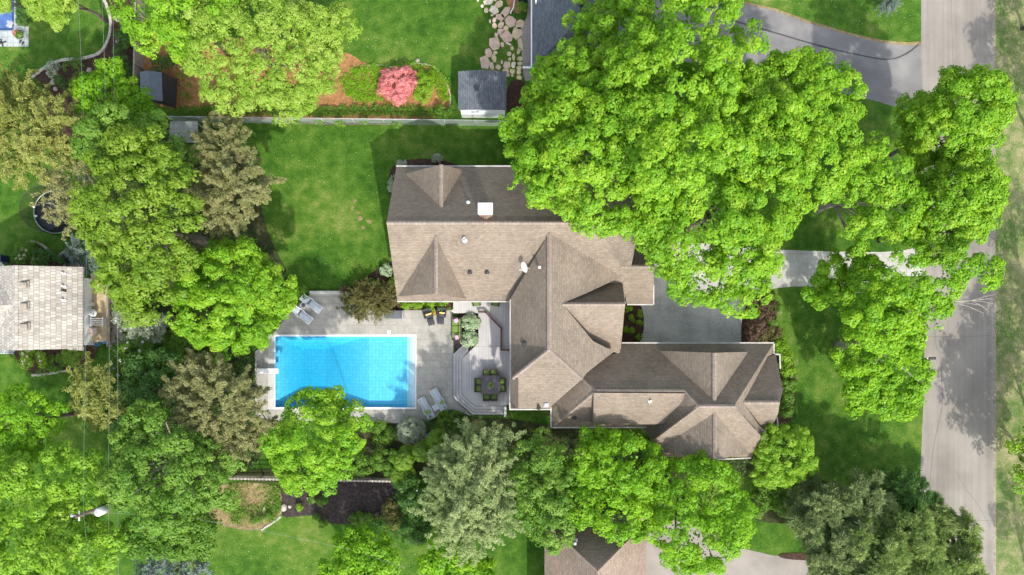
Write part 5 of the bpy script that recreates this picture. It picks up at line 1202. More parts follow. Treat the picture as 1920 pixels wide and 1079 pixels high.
# ================================================================== PATIO FURNITURE
def sun_lounger(back):
    """length along +y (head), origin at the middle of the base; back = raised backrest"""
    r = thing('sun_lounger', '', 'sun lounger')
    W, L = .62, 1.95
    def prof(y):
        t = (y+L/2)/L
        z = .30+.05*math.sin(t*math.pi*2.2+.4)
        if back and t > .66: z += (t-.66)*1.05
        return z
    ys = [-L/2+L*i/16 for i in range(17)]
    for sx in (-1, 1):
        one(lambda m: m.tube([(sx*(W/2+.02*math.sin(i*.8)), y, prof(y)) for i, y in enumerate(ys)], .028, 8), 'frame_rail', M_white, r)
    m = MB(); vs = []; fs = []
    for y in ys: vs += [(-W/2+.02, y, prof(y)-.01), (W/2-.02, y, prof(y)-.01)]
    for i in range(16):
        if back and i == 10: continue
        fs.append((2*i, 2*i+1, 2*i+3, 2*i+2))
    m.add(vs, fs, True); s = m.build('sling', M_sling, r); s.modifiers.new('t', 'SOLIDIFY').thickness = .012
    one(lambda m: (m.tube([(-W/2, -L/2, prof(-L/2)), (W/2, -L/2, prof(-L/2))], .028, 8), m.tube([(-W/2, -L/2+.12, prof(-L/2)-.02), (W/2, -L/2+.12, prof(-L/2)-.02)], .018, 8)), 'foot_bar', M_white, r)
    one(lambda m: m.tube([(-W/2, L/2, prof(L/2)), (W/2, L/2, prof(L/2))], .028, 8), 'head_bar', M_white, r)
    for sx in (-1, 1):
        for y in (-.72, .45): one(lambda m: m.tube([(sx*W/2, y, prof(y)), (sx*(W/2+.01), y-.05, 0)], .022, 8), 'leg', M_white, r)
        one(lambda m: m.tube([(sx*(W/2+.02), .0, prof(0)), (sx*(W/2+.07), .08, .48), (sx*(W/2+.07), .35, .52), (sx*(W/2+.02), .48, prof(.48))], .02, 8), 'armrest', M_white, r)
    return r
def put(o, px, py, z, rz, label, group=None):
    o.location = P(px, py, z); o.rotation_euler = (0, 0, rz)
    if label: o['label'] = label
    if group: o['group'] = group
    return o
def ang(hx, hy, fx, fy):      # rotation that points +y from the foot pixel to the head pixel
    return math.atan2(-(hy-fy), hx-fx)-math.pi/2
ZP = .055
GL = 'white framed sun loungers on the patio'
l0 = sun_lounger(True); put(l0, 586.5, 570.5, ZP, ang(569.7, 557.5, 603, 583.5), 'pale sun lounger by the back lawn wall, head against the shrub, upper of its pair', GL)
l1 = copy_tree(l0); put(l1, 568.5, 590.5, ZP, ang(552, 577.2, 584.5, 603.5), 'pale sun lounger closest to the round maple, lower of its pair', GL)
l2 = sun_lounger(False); put(l2, 800, 765.5, ZP, ang(809, 781.5, 790, 748.7), 'pale sun lounger with leaf pillow, nearest the pool end', GL)
l3 = copy_tree(l2); put(l3, 822.8, 748.7, ZP, ang(832, 765, 813.5, 732), 'pale sun lounger with leaf pillow, nearest the deck steps', GL)
def side_table(px, py, rz, label, m_top):
    r = thing('side_table', label, 'side table', P(px, py, ZP), rz, 'small white tables between the loungers')
    one(lambda m: [m.tube([(-.22, -.22, .38), (.22, -.22, .38), (.22, .22, .38), (-.22, .22, .38), (-.22, -.22, .38)], .025, 8)], 'top_frame', M_white, r)
    one(lambda m: m.lathe((0, 0, .365), [(.19, 0), (.19, .015)], 20), 'table_top', m_top, r)
    one(lambda m: m.box((0, 0, .366), (.4, .4, .012)), 'tray', M_white if m_top is M_sling else M_sling, r)
    for sx in (-1, 1):
        for sy in (-1, 1): one(lambda m: m.tube([(sx*.21, sy*.21, .37), (sx*.21, sy*.21, 0)], .02, 6), 'leg', M_white, r)
side_table(571.3, 573.3, ang(569.7, 557.5, 603, 583.5), 'small white table with dark round top between the left loungers', M_grey_cushion)
side_table(817.5, 764, ang(809, 781.5, 790, 748.7), 'small white square table between the pillowed loungers', M_sling)
def throw_pillow(px, py, z, rz, m, label, s=(.42, .34, .13), group=None):
    o = one(lambda b: b.box((0, 0, 0), s, 0, 0, 0, s[2]*.45), 'pillow', m); o.location = P(px, py, z); o.rotation_euler = (.12, 0, rz)
    return tag(o, label, 'pillow', group)
GP = 'green leaf pillows on loungers'
throw_pillow(802.5, 773, .45, .15, M_green_pillow, 'green leaf pillow on the lounger nearest the pool end', (.5, .3, .12), GP)
throw_pillow(829.5, 754, .45, .9, M_green_pillow, 'green leaf pillow on the lounger nearest the deck steps', (.5, .3, .12), GP)
# wicker armchairs with footrests
def wicker_chair():
    r = thing('wicker_chair', '', 'armchair')
    one(lambda m: m.box((0, 0, .24), (.66, .62, .26), 0, 0, 0, .04), 'seat_base', M_wicker, r)
    one(lambda m: m.box((0, -.02, .42), (.54, .56, .12), 0, 0, 0, .045), 'seat_cushion', M_wicker, r)
    one(lambda m: m.box((0, .36, .52), (.74, .13, .78), 0, -.22, 0, .05), 'backrest', M_wicker, r)
    for s in (-1, 1):
        one(lambda m: m.box((s*.36, .02, .44), (.1, .70, .36), 0, 0, 0, .04), 'armrest', M_wicker, r)
        for y in (-.26, .28): one(lambda m: m.box((s*.28, y, .06), (.06, .06, .13)), 'leg', M_dark_metal, r)
    return r
GW = 'charcoal wicker armchairs by the house wall'
c0 = wicker_chair(); put(c0, 803.5, 590, ZP, math.radians(17), 'charcoal wicker armchair tilted towards the pool, left of the pair', GW)
c1 = copy_tree(c0); put(c1, 828.7, 588.5, ZP, math.radians(-4), 'charcoal wicker armchair nearest the deck, right of the pair', GW)
def ottoman():
    r = thing('ottoman', '', 'footrest')
    one(lambda m: m.box((0, 0, .2), (.54, .6, .24), 0, 0, 0, .03), 'base', M_wicker, r)
    one(lambda m: m.box((0, 0, .36), (.56, .62, .1), 0, 0, 0, .04), 'cushion', M_wicker, r)
    for sx in (-1, 1):
        for sy in (-1, 1): one(lambda m: m.box((sx*.22, sy*.25, .04), (.05, .05, .09)), 'leg', M_dark_metal, r)
    return r
GO = 'dark wicker footrests'
o0 = ottoman(); put(o0, 808.6, 604, ZP, math.radians(17), 'dark wicker footrest tilted in front of the left armchair', GO)
o1 = copy_tree(o0); put(o1, 827, 602, ZP, math.radians(-4), 'dark wicker footrest in front of the right armchair', GO)
throw_pillow(803.3, 589.5, .62, math.radians(17), M_yellow, 'yellow striped pillow across the left wicker armchair', (.55, .15, .12), 'yellow lumbar pillows')
throw_pillow(828.8, 587, .62, math.radians(-6), M_yellow, 'yellow striped pillow across the right wicker armchair', (.5, .14, .12), 'yellow lumbar pillows')
def flower_stand():
    r = thing('accent_table', 'small dark table holding yellow flowers between the wicker armchairs', 'side table', P(815.3, 588, ZP))
    one(lambda m: m.lathe((0, 0, 0), [(.16, 0), (.16, .02), (.03, .05), (.03, .42), (.22, .44), (.22, .47)], 18), 'stand', M_dark_metal, r)
    f = thing('flower_pot', 'pot of yellow flowers on the small dark table', 'flower pot', P(815.3, 587.5, .53))
    one(lambda m: m.lathe((0, 0, 0), [(.06, 0), (.09, .14), (.075, .14), (.07, .1)], 14), 'pot', M_yellow, f)
    C = RNG.normal(size=(46, 3))*np.array([.1, .13, .05])+np.array([0, 0, .2]); n = 46
    leaf_mesh('flowers', C, unit(RNG.normal(size=(n, 3))*.5+np.array([0, 0, 1.])), np.full(n, .09), np.full(n, .08), RNG.uniform(0, 1, n), leafmat('yellow_petal', (.20, .28, .02), (.62, .44, .03), (.75, .60, .10)), f)
flower_stand()
def sofa():
    r = thing('garden_sofa', 'dark wicker sofa with green cushions beside the deck planter', 'sofa', P(857, 617, ZP))
    L = 2.0; D = .86
    one(lambda m: m.box((0, 0, .2), (D, L, .28), 0, 0, 0, .03), 'base', M_brown_wicker, r)
    one(lambda m: m.box((D/2-.05, 0, .45), (.12, L, .66), 0, 0, .12, .04), 'backrest', M_brown_wicker, r)
    for s in (-1, 1): one(lambda m: m.box((0, s*(L/2-.06), .38), (D, .12, .42), 0, 0, 0, .04), 'armrest', M_brown_wicker, r)
    for i in (-1, 0, 1):
        one(lambda m: m.box((-.10, i*.585, .41), (.60, .57, .15), 0, 0, 0, .05), 'seat_cushion', M_cushion, r)
        one(lambda m: m.box((.24, i*.585, .58), (.17, .56, .40), 0, 0, .2, .06), 'back_cushion', M_cushion, r)
    throw_pillow(855.5, 601.5, .68, .4, M_pillow, 'pink patterned pillow on the upper end of the green sofa', (.36, .36, .13), 'pink patterned pillows')
    throw_pillow(856.5, 632.5, .68, .1, M_pillow, 'pink patterned pillow on the lower end of the green sofa', (.32, .38, .13), 'pink patterned pillows')
sofa()
def storage_bench():
    r = thing('storage_bench', 'dark grey cushioned bench on the patio beside the brown yew', 'bench', P(739.5, 590.5, ZP), math.radians(-1))
    one(lambda m: m.box((0, 0, .2), (1.5, .68, .34), 0, 0, 0, .03), 'base', M_wicker, r)
    one(lambda m: (m.box((0, 0, .42), (1.55, .72, .10), 0, 0, 0, .04)), 'cushion', M_grey_cushion, r)
    one(lambda m: m.box((.79, 0, .36), (.08, .7, .5), 0, 0, 0, .03), 'end_panel', M_grey_metal, r)
    for sx in (-1, 1):
        for sy in (-1, 1): one(lambda m: m.box((sx*.68, sy*.28, .02), (.07, .07, .06)), 'leg', M_dark_metal, r)
storage_bench()
# dining set
def dining():
    c = P(920.5, 721, DZ)
    r = thing('dining_table', 'square dark dining table in the middle of the green chairs on the deck', 'table', c)
    one(lambda m: (m.box((0, 0, .71), (1.62, 1.62, .05), 0, 0, 0, .012)), 'table_top', M_table, r)
    one(lambda m: m.box((0, 0, .64), (1.4, 1.4, .08)), 'apron', M_brown_wicker, r)
    for sx in (-1, 1):
        for sy in (-1, 1): one(lambda m: m.box((sx*.68, sy*.68, .34), (.1, .1, .68), 0, 0, 0, .01), 'leg', M_brown_wicker, r)
    ch0 = thing('dining_chair', '', 'chair', (0, 0, 0), 0, 'green cushioned dining chairs around the deck table')
    one(lambda m: m.box((0, 0, .36), (.60, .56, .12), 0, 0, 0, .03), 'seat_frame', M_brown_wicker, ch0)
    one(lambda m: m.box((0, -.02, .46), (.52, .5, .13), 0, 0, 0, .055), 'seat_cushion', M_cushion, ch0)
    one(lambda m: m.box((0, .27, .62), (.60, .11, .56), 0, -.12, 0, .05), 'backrest', M_brown_wicker, ch0)
    for s in (-1, 1):
        one(lambda m: m.box((s*.285, .02, .52), (.06, .5, .24), 0, 0, 0, .025), 'armrest', M_brown_wicker, ch0)
        for y in (-.22, .24): one(lambda m: m.box((s*.25, y, .16), (.05, .05, .32)), 'leg', M_brown_wicker, ch0)
    spots = [(912.6, 699.5, 0, 'upper side of the dark table, nearer the pool'), (926.4, 699.5, 0, 'upper side of the dark table, nearer the house wing'),
             (912.6, 744, 180, 'lower side of the dark table, nearer the pool'), (926.6, 744, 180, 'lower side of the dark table, nearer the house wing'),
             (898, 715.3, 90, 'pool side of the dark table, upper one'), (897.6, 728.6, 90, 'pool side of the dark table, lower one'),
             (942, 715.0, -90, 'house side of the dark table, upper one'), (942, 728.4, -90, 'house side of the dark table, lower one')]
    for i, (px, py, a, lab) in enumerate(spots):
        o = ch0 if i == 0 else copy_tree(ch0)
        put(o, px, py, DZ, math.radians(a), 'green cushioned chair on the '+lab)
    f = thing('centrepiece_plant', 'spiky potted plant in the middle of the dining table', 'potted plant', c+Vector((0, 0, .735)))
    one(lambda m: m.lathe((0, 0, 0), [(.09, 0), (.13, .1), (.11, .1), (.10, .06)], 16), 'pot', M_table, f)
    n = 34; a = RNG.uniform(0, 6.28, n); d = np.stack([np.cos(a), np.sin(a), RNG.uniform(.25, 1.2, n)], 1); d = unit(d)
    leaf_mesh('leaves', d*.2+np.array([0, 0, .12]), unit(np.cross(d, np.cross(d, np.array([0, 0, 1.]))+1e-3)*-1), np.full(n, .36), np.full(n, .05), RNG.uniform(.3, 1, n), L_shrub, f, d)
    o = one(lambda m: m.lathe((0, 0, 0), [(.04, 0), (.045, .1), (.02, .11)], 12), 'candle', M_white); o.location = P(921.3, 725, DZ+.735); tag(o, 'small white candle beside the centrepiece plant', 'candle')
dining()
def wall_chair(px, py, rz, label):
    r = thing('patio_armchair', label, 'armchair', P(px, py, DZ), rz, 'green armchairs against the house wall on the deck')
    one(lambda m: m.box((0, 0, .3), (.74, .66, .2), 0, 0, 0, .03), 'seat_frame', M_brown_wicker, r)
    one(lambda m: m.add([(-.36, .3, .42), (.36, .3, .42), (.2, -.34, .46), (-.12, -.36, .46), (-.36, .3, .5), (.36, .3, .5), (.2, -.34, .53), (-.12, -.36, .53)], [(3, 2, 1, 0), (4, 5, 6, 7), (0, 1, 5, 4), (1, 2, 6, 5), (2, 3, 7, 6), (3, 0, 4, 7)]), 'seat_cushion', M_cushion, r)
    one(lambda m: m.box((0, .36, .6), (.74, .1, .6), 0, 0, 0, .03), 'backrest', M_brown_wicker, r)
    for s in (-1, 1): one(lambda m: m.box((s*.27, .02, .1), (.06, .5, .2)), 'leg', M_brown_wicker, r)
wall_chair(893.5, 567.5, math.radians(6), 'green armchair against the wall at the middle of the upper deck')
wall_chair(929.5, 567.5, math.radians(-10), 'green armchair against the wall at the inner corner of the upper deck')
def potted(px, py, z, label, r_, m, pot=M_dark_metal, name='potted_plant'):
    r = thing(name, label, 'potted plant', P(px, py, z))
    one(lambda b: b.lathe((0, 0, 0), [(r_*.55, 0), (r_*.75, r_), (r_*.62, r_), (r_*.6, r_*.8)], 16), 'pot', pot, r)
    n = 90; q = unit(RNG.normal(size=(n, 3))); q[:, 2] = np.abs(q[:, 2])
    leaf_mesh('leaves', q*np.array([r_, r_, r_*.8])+np.array([0, 0, r_]), unit(q+np.array([0, 0, .6])), np.full(n, r_*.5), np.full(n, r_*.4), RNG.uniform(0, 1, n), m, r); return r
potted(849.5, 583, ZP, 'small white flowering pot at the deck platform corner', .13, L_white)
# pool gear
def grab_rails():
    for px, lab in ((564.5, 'left steel grab rail at the pool ladder'), (578.5, 'right steel grab rail at the pool ladder')):
        p = P(px, 630, 0); r = thing('grab_rail', lab, 'grab rail', p, 0, 'steel pool ladder rails')
        one(lambda m: m.tube([(0, -.12, -.6), (0, -.1, .3), (0, .05, .62), (.05, .25, .78), (.10, .48, .72), (.12, .55, .5), (.1, .5, .05)], .028, 8), 'tube', M_steel, r)
        one(lambda m: m.tube([(.02, .28, .77), (.16, .34, .74), (.2, .24, .7)], .026, 8), 'handle', M_steel, r)
grab_rails()
def diving_board():
    a, b = P(484, 696, .5), P(522, 696, .5); c = (a+b)/2
    r = thing('diving_board', 'white diving board reaching over the deep end of the pool', 'diving board', (c.x, c.y, .05))
    one(lambda m: m.box((0, 0, .46), (b.x-a.x, .44, .06), 0, 0, 0, .02), 'board', M_white, r)
    one(lambda m: (m.box((-.5, 0, .2), (.5, .34, .42), 0, 0, 0, .03), m.box((.15, 0, .24), (.1, .4, .4), 0, 0, 0, .02)), 'stand', M_grey_metal, r)
diving_board()
for px, py, lab in ((729.5, 622.5, 'white square skimmer lid on the patio above the pool'), (542, 769.5, 'white square skimmer lid on the paving below the pool')):
    o = one(lambda m: (m.box((0, 0, .012), (.3, .3, .03), 0, 0, 0, .008), m.lathe((0, 0, .027), [(.11, 0), (.11, .008)], 18)), 'skimmer_lid', M_white); o.location = P(px, py, .055); tag(o, lab, 'lid', 'skimmer lids')
def bag():
    o = one(lambda m: m.blob((0, 0, .14), .22, .2, .18, 5, .28, 2), 'bag', M_blue); o.location = P(804, 816, .02); tag(o, 'crumpled bright blue bag beside the grey dwarf spruce', 'bag')
bag()
# boulders
GB = 'boulders in the planting beds'
for i, (px, py, rx, ry, lab) in enumerate(((532, 952, .28, .36, 'largest pale angular boulder beside the pale bed'), (543, 950, .15, .18, 'small pale stone right of the angular boulder'), (496, 957, .36, .2, 'pinkish flat boulder inside the pale bed'), (577, 934, .1, .1, 'tiny white stone in the dark mulch'),
        (222, 36, .34, .28, 'pinkish boulder right of the top stone edging'), (90, 138, .2, .16, 'pale stone against the curved edging'), (101, 154, .3, .24, 'grey boulder in the top left bed'), (104, 167, .2, .2, 'small grey boulder lowest in the top left bed'), (345, 127, .22, .26, 'grey stone under the locust in the orange straw'), (167, 132, .22, .2, 'pale mottled stone beside the green mound'), (220, 78, .18, .14, 'small pale stone near the wooden fence'), (783, 115, .24, .2, 'bluish flat stone on the lawn above the azalea bed'), (835, 960, .14, .14, 'pale stone in the grass by the silvery conifer'))):
    o = one(lambda m: m.blob((0, 0, 0), rx, ry, min(rx, ry)*.8, 40+i, .17, 2), 'boulder', M_stone); o.location = P(px, py, .06); o.rotation_euler.z = i*.7; tag(o, lab, 'boulder', GB)
# flagstones: centre, size (zoomed picture units 4.494 per px)
FL = [(340, 20, 70, 46, -20, 2), (430, 38, 60, 44, -30, 1), (390, 88, 70, 56, 25, 2), (485, 104, 46, 84, 35, 0), (440, 150, 62, 54, 10, 0), (527, 184, 82, 72, 40, 0), (607, 210, 60, 66, 10, 1), (392, 172, 26, 42, 20, 0), (394, 222, 36, 40, 0, 0), (447, 212, 40, 50, 20, 0), (488, 242, 38, 36, 30, 1), (446, 270, 48, 48, 15, 0), (494, 312, 90, 72, 50, 0), (583, 285, 74, 98, 15, 1),
      (408, 298, 28, 30, 0, 0), (394, 372, 78, 88, -12, 0), (457, 378, 24, 36, -10, 1), (512, 372, 50, 14, 25, 2), (610, 376, 34, 88, -8, 1), (341, 448, 52, 58, -10, 0), (400, 446, 30, 22, 0, 1), (540, 410, 26, 36, 10, 1), (516, 455, 32, 32, 0, 1), (598, 430, 24, 54, 12, 1), (389, 492, 34, 62, -8, 1), (313, 530, 70, 98, -8, 0), (370, 558, 28, 58, -10, 0), (424, 568, 40, 36, 10, 1), (498, 552, 52, 54, 20, 0), (552, 550, 28, 46, 8, 2), (606, 496, 38, 28, 0, 1), (606, 538, 36, 28, -10, 1), (520, 500, 20, 22, 0, 1), (553, 484, 22, 46, 0, 1),
      (486, 600, 48, 34, 15, 1), (542, 604, 34, 34, 0, 1), (600, 574, 38, 28, 0, 1), (598, 610, 34, 34, 0, 0), (600, 655, 40, 30, 10, 1), (500, 634, 36, 26, 5, 1), (543, 638, 22, 22, 0, 1), (322, 90, 30, 36, 0, 1), (288, 54, 20, 22, 0, 2), (372, 130, 20, 18, 30, 1), (355, 182, 14, 26, 0, 2), (400, 4, 26, 12, 0, 1), (455, 525, 14, 30, 0, 2), (252, 6, 14, 16, 0, 2)]
for i, (x, y, a, b, rot, k) in enumerate(FL):
    R = random.Random(100+i); n = R.choice((5, 6, 7)); s = 1.32/4.494*(H/F)
    pts = []
    for j in range(n):
        th = 2*math.pi*(j+R.uniform(-.18, .18))/n; c, d = math.cos(th), math.sin(th); q = (abs(c)**4+abs(d)**4)**-.25*R.uniform(.86, 1.0)
        pts.append((c*q*a/2*s, d*q*b/2*s))
    o = one(lambda m: m.prism(pts, -.03, .045), 'flagstone', M_flag[k]); bv = o.modifiers.new('b', 'BEVEL'); bv.width = .015; bv.segments = 2
    o.location = P(840+x/4.494, y/4.494, 0); o.rotation_euler.z = -math.radians(rot)
    big = a*b
    tag(o, 'large flat flagstone in the path beside the blue-grey house' if big > 3300 else 'small irregular flagstone filling the path beside the blue-grey house', 'flagstone', 'large flagstones of the garden path' if big > 3300 else 'small flagstones of the garden path')
# downspout tube and grill by the flagstone path
o = one(lambda m: m.tube([P(966, -8, .1), P(963, 14, .1), P(958, 23, .1), P(957, 26, .1)], .06, 8), 'drain_tube', M_white); tag(o, 'white curved drain tube on the straw by the flagstones', 'tube')
def ac_unit():
    r = thing('grill', 'dark covered grill against the blue-grey house wall', 'grill', P(979, 2, .0))
    one(lambda m: m.box((0, 0, .45), (.7, .55, .9), 0, 0, 0, .08), 'cover', M_bin, r); one(lambda m: m.box((0, 0, .93), (.5, .4, .1), 0, 0, 0, .04), 'lid', M_grey_metal, r)
ac_unit()
# ================================================================== STREET THINGS
def mailbox():
    r = thing('mailbox', 'dark mailbox on a post arm reaching over the road edge', 'mailbox', P(1723, 672, 0))
    one(lambda m: m.box((0, 0, .58), (.11, .11, 1.2), 0, 0, 0, .01), 'post', M_white, r)
    one(lambda m: (m.box((.25, 0, 1.08), (.75, .09, .09), 0, 0, 0, .01), m.tube([(0, 0, .75), (.35, 0, 1.05)], .03, 6)), 'arm', M_white, r)
    b = MB(); n = 10; pr = [(-.11, 0), (-.11, .13)]+[(-.11*math.cos(math.pi*k/n), .13+.1*math.sin(math.pi*k/n)) for k in range(1, n)]+[(.11, .13), (.11, 0)]
    k = len(pr); vs = [(.18, y, 1.13+zz) for y, zz in pr]+[(.70, y, 1.13+zz) for y, zz in pr]
    b.add(vs, [tuple(range(k))[::-1], tuple(range(k, 2*k))]+[(i, k+i, k+(i+1) % k, (i+1) % k) for i in range(k)]); b.build('box', M_dark_metal, r)
    one(lambda m: m.box((.70, 0, 1.24), (.03, .24, .25), 0, 0, 0, .01), 'door', M_grey_metal, r)
    one(lambda m: m.box((.4, -.12, 1.32), (.14, .012, .08)), 'flag', M_red, r)
    o = one(lambda m: m.blob((0, 0, .02), .22, .18, .06, 3, .2), 'boulder', M_stone); o.location = P(1726, 683, 0); tag(o, 'pale stone in the grass below the mailbox', 'boulder', GB)
mailbox()
def utility_pole():
    zt = 11.0; t = P(150, 967, zt); b = Vector((t.x, t.y, 0))
    r = thing('utility_pole', 'brown utility pole with white transformer rising among the bottom left trees', 'utility pole', b)
    one(lambda m: m.tube([(0, 0, -.1), (0, 0, zt+.4)], [.17, .12], 12), 'pole', M_pole, r)
    one(lambda m: (m.lathe((.42, -.12, zt-2.4), [(.05, -.05), (.30, 0), (.31, .95), (.2, 1.06), (.04, 1.1)], 18), m.tube([(.42, -.12, zt-1.3), (.3, -.1, zt-.9)], .04, 8)), 'transformer', M_metal_cap, r)
    one(lambda m: (m.tube([(0, 0, zt), (-.35, .05, zt+.15)], .04, 8), m.lathe((-.40, .06, zt+.1), [(.05, 0), (.11, .05), (.11, .22), (.05, .3)], 12)), 'bracket', M_grey_metal, r)
    one(lambda m: m.tube([(0, -.35, zt+.1), (0, .35, zt+.1)], .05, 8), 'insulator_arm', M_white, r)
    one(lambda m: m.tube([(.05, 0, zt-.1), (.35, -.1, zt-.8), (.42, -.12, zt-1.3)], .02, 6), 'lead_wire', M_dark_metal, r)
utility_pole()
M_wire = plain('oxidised_wire', (.16, .24, .20), .6, .1)
M_wire2 = plain('pale_cable', (.22, .24, .24), .6, .1)
def wire(label, pts, r_, m):
    pp = [P(*p) for p in pts]; q = []
    for a, b in zip(pp[:-1], pp[1:]):
        for i in range(8): q.append(a.lerp(b, i/8))
    q.append(pp[-1]); o = one(lambda mm: mm.tube(q, r_*.36, 6), 'power_line', m); tag(o, label, 'power line', 'power lines on the left')
wire('greenish power line through the utility pole top, leftmost', [(145, -40, 11), (151, 90, 10.6), (156, 200, 10.4), (162, 480, 10.6), (160, 700, 10.8), (157, 860, 11), (157, 966, 11.1), (164, 1030, 11), (172, 1110, 10.8)], .02, M_wire)
wire('pale power line in the middle, over the wooden garden fence bed', [(190, -40, 9.4), (196, 120, 9.2), (200, 300, 9), (204, 560, 9), (205, 720, 9.2), (203, 900, 9.3), (205, 1110, 9.2)], .022, M_wire2)
wire('pale power line on the right, over the white lilac', [(211, -40, 9.0), (213, 100, 8.8), (216, 300, 8.6), (220, 560, 8.6), (221, 720, 8.7), (220, 900, 8.8), (223, 1110, 8.6)], .022, M_wire2)
wire('thin pale service line slanting over the south lawn', [(160, 960, 9.8), (350, 970, 8.2), (480, 994, 7.4), (600, 1018, 6.8), (660, 1032, 6.4), (760, 1065, 6)], .02, M_wire2)
# ================================================================== LEFT NEIGHBOUR'S YARD
def trampoline():
    c = P(103, 398, 0); c = Vector((P(103, 398, .9).x, P(103, 398, .9).y, 0))
    r = thing('trampoline', 'round black trampoline with safety net under the tan spruce', 'trampoline', c); R = 1.82
    circ = lambda rr, z, n=36: [(rr*math.cos(2*math.pi*i/n), rr*math.sin(2*math.pi*i/n), z) for i in range(n+1)]
    one(lambda m: m.lathe((0, 0, .86), [(R-.06, 0), (R-.06, .012)], 40), 'jumping_mat', M_black, r)
    one(lambda m: m.tube(circ(R, .9), .035, 8), 'rim', M_grey_metal, r)
    m = MB(); a = circ(R+.02, .92); b = circ(R+.05, 2.6); n = len(a); m.add(a+b, [(i, i+1, n+i+1, n+i) for i in range(n-1)], True); m.build('safety_net', M_net, r)
    one(lambda m: m.tube(circ(R+.05, 2.6), .018, 6), 'net_ring', M_dark_metal, r)
    for k in range(6):
        th = k*math.pi/3+.35; x, y = math.cos(th), math.sin(th)
        one(lambda m: m.tube([((R+.06)*x, (R+.06)*y, 0), ((R+.06)*x, (R+.06)*y, 2.62)], .025, 8), 'net_pole', M_dark_metal, r)
    for k in range(4):
        th = k*math.pi/2+.7; x, y = math.cos(th), math.sin(th); one(lambda m: m.tube([(R*x, R*y, .9), (R*1.02*x, R*1.02*y, 0)], .03, 8), 'leg', M_grey_metal, r)
    for px, py, lab in ((64, 388, 'white ball on the trampoline edge, upper one'), (68, 406, 'white ball on the trampoline edge, lower one')):
        o = one(lambda m: m.lathe((0, 0, 0), [(.02, 0), (.09, .03), (.11, .11), (.08, .19), (.02, .22)], 14), 'ball', M_white); o.location = P(px+1, py, .9); tag(o, lab, 'ball', 'balls on the trampoline')
trampoline()
def left_yard():
    zz = .95
    r = thing('wooden_deck', 'tan wooden deck behind the cedar roof house', 'deck')
    one(lambda m: m.prism(poly([(170, 512), (200, 512), (204, 560), (204, 641), (171, 641)], zz), .7, zz), 'deck_floor', M_deck_tan, r)
    one(lambda m: (m.box((P(207, 0, zz).x, P(0, 600, zz).y, zz+.45), (.14, 4.6, .06), 0, 0, 0, .01)), 'rail', M_wood, r)
    for py in (548, 580, 612, 645): one(lambda m: m.box((P(207, 0, zz).x, P(0, py, zz).y, .7), (.09, .09, 1.4)), 'post', M_wood, r)
    one(lambda m: m.prism(poly([(208, 560), (222, 560), (228, 640), (205, 655)], .5), 0, .5), 'lower_step', M_wood, r)
    k = thing('kettle_grill', 'round white topped grill on the tan wooden deck', 'grill', P(182, 588, zz))
    one(lambda m: m.lathe((0, 0, .55), [(.05, -.2), (.3, -.05), (.33, .05), (.28, .2), (.05, .3)], 20), 'kettle', M_white, k)
    for a in range(3): one(lambda m: m.tube([(.1*math.cos(a*2.1), .1*math.sin(a*2.1), .5), (.28*math.cos(a*2.1), .28*math.sin(a*2.1), 0)], .02, 6), 'leg', M_dark_metal, k)
    one(lambda m: m.lathe((-.28, 0, .6), [(.06, 0), (.06, .06)], 12), 'knob', M_deck_tan, k)
    k = thing('slatted_bench', 'white slatted bench on the tan wooden deck', 'bench', P(187, 604, zz))
    for i in range(4): one(lambda m: m.box((0, -.27+.18*i, .42), (1.15, .07, .04), 0, 0, 0, .008), 'slat', M_white, k)
    for s in (-1, 1): one(lambda m: m.box((s*.5, 0, .44), (.09, .85, .05), 0, 0, 0, .008), 'end_bar', M_white, k)
    for s in (-1, 1): one(lambda m: m.box((s*.5, 0, .2), (.06, .6, .4)), 'leg', M_white, k)
    k = thing('slatted_rack', 'short white slatted rack standing above the round grill', 'rack', P(174, 570, zz))
    for i in range(4): one(lambda m: m.box((-.3+.2*i*.5, .1-.09*i, .5), (.5, .05, .04), .15, 0, 0, .008), 'slat', M_white, k)
    one(lambda m: (m.box((-.4, -.05, .25), (.05, .3, .5)), m.box((.1, -.05, .25), (.05, .3, .5))), 'frame', M_white, k)
    k = thing('folding_table', 'pinkish square table on the tan wooden deck', 'table', P(181, 621, zz))
    one(lambda m: m.box((0, 0, .55), (.72, .55, .05), 0, 0, 0, .01), 'table_top', plain('pinkish_table_top', (.42, .34, .31)), k)
    for sx in (-1, 1):
        for sy in (-1, 1): one(lambda m: m.box((sx*.3, sy*.2, .27), (.04, .04, .54)), 'leg', M_grey_metal, k)
    k = thing('hose_coil', 'blue hose coiled at the end of the tan wooden deck', 'hose', P(182, 640, .4))
    for j in range(5):
        rr = .26+.04*j; one(lambda m: m.tube([(rr*math.cos(2*math.pi*i/20), rr*math.sin(2*math.pi*i/20), .05+.05*(j % 3)) for i in range(21)], .035, 6), 'coil', M_blue_hose, k)
    one(lambda m: m.blob((.75, 0, .1), .5, .24, .16, 8, .2), 'loose_end', M_blue_hose, k)
    k = thing('recycling_bin', 'navy wheeled bin at the corner of the cedar roof', 'bin', P(12.5, 487, 0))
    one(lambda m: m.box((0, 0, .5), (.5, .6, 1.0), 0, 0, 0, .05), 'body', M_bin, k); one(lambda m: m.box((0, 0, 1.03), (.56, .68, .08), 0, 0, 0, .03), 'lid', M_bin, k)
    one(lambda m: m.tube([(-.28, -.36, .95), (.28, -.36, .95)], .03, 6), 'handle', M_grey_metal, k)
    for s in (-1, 1): one(lambda m: m.box((s*.24, -.3, .1), (.06, .2, .2), 0, 0, 0, .03), 'wheel', M_dark_metal, k)
    # garden bench and lounge chair behind the cedar house
    k = thing('garden_chair', 'dark folding chair beside the blue spruce and cedar roof', 'chair', P(136, 494, 0), .5)
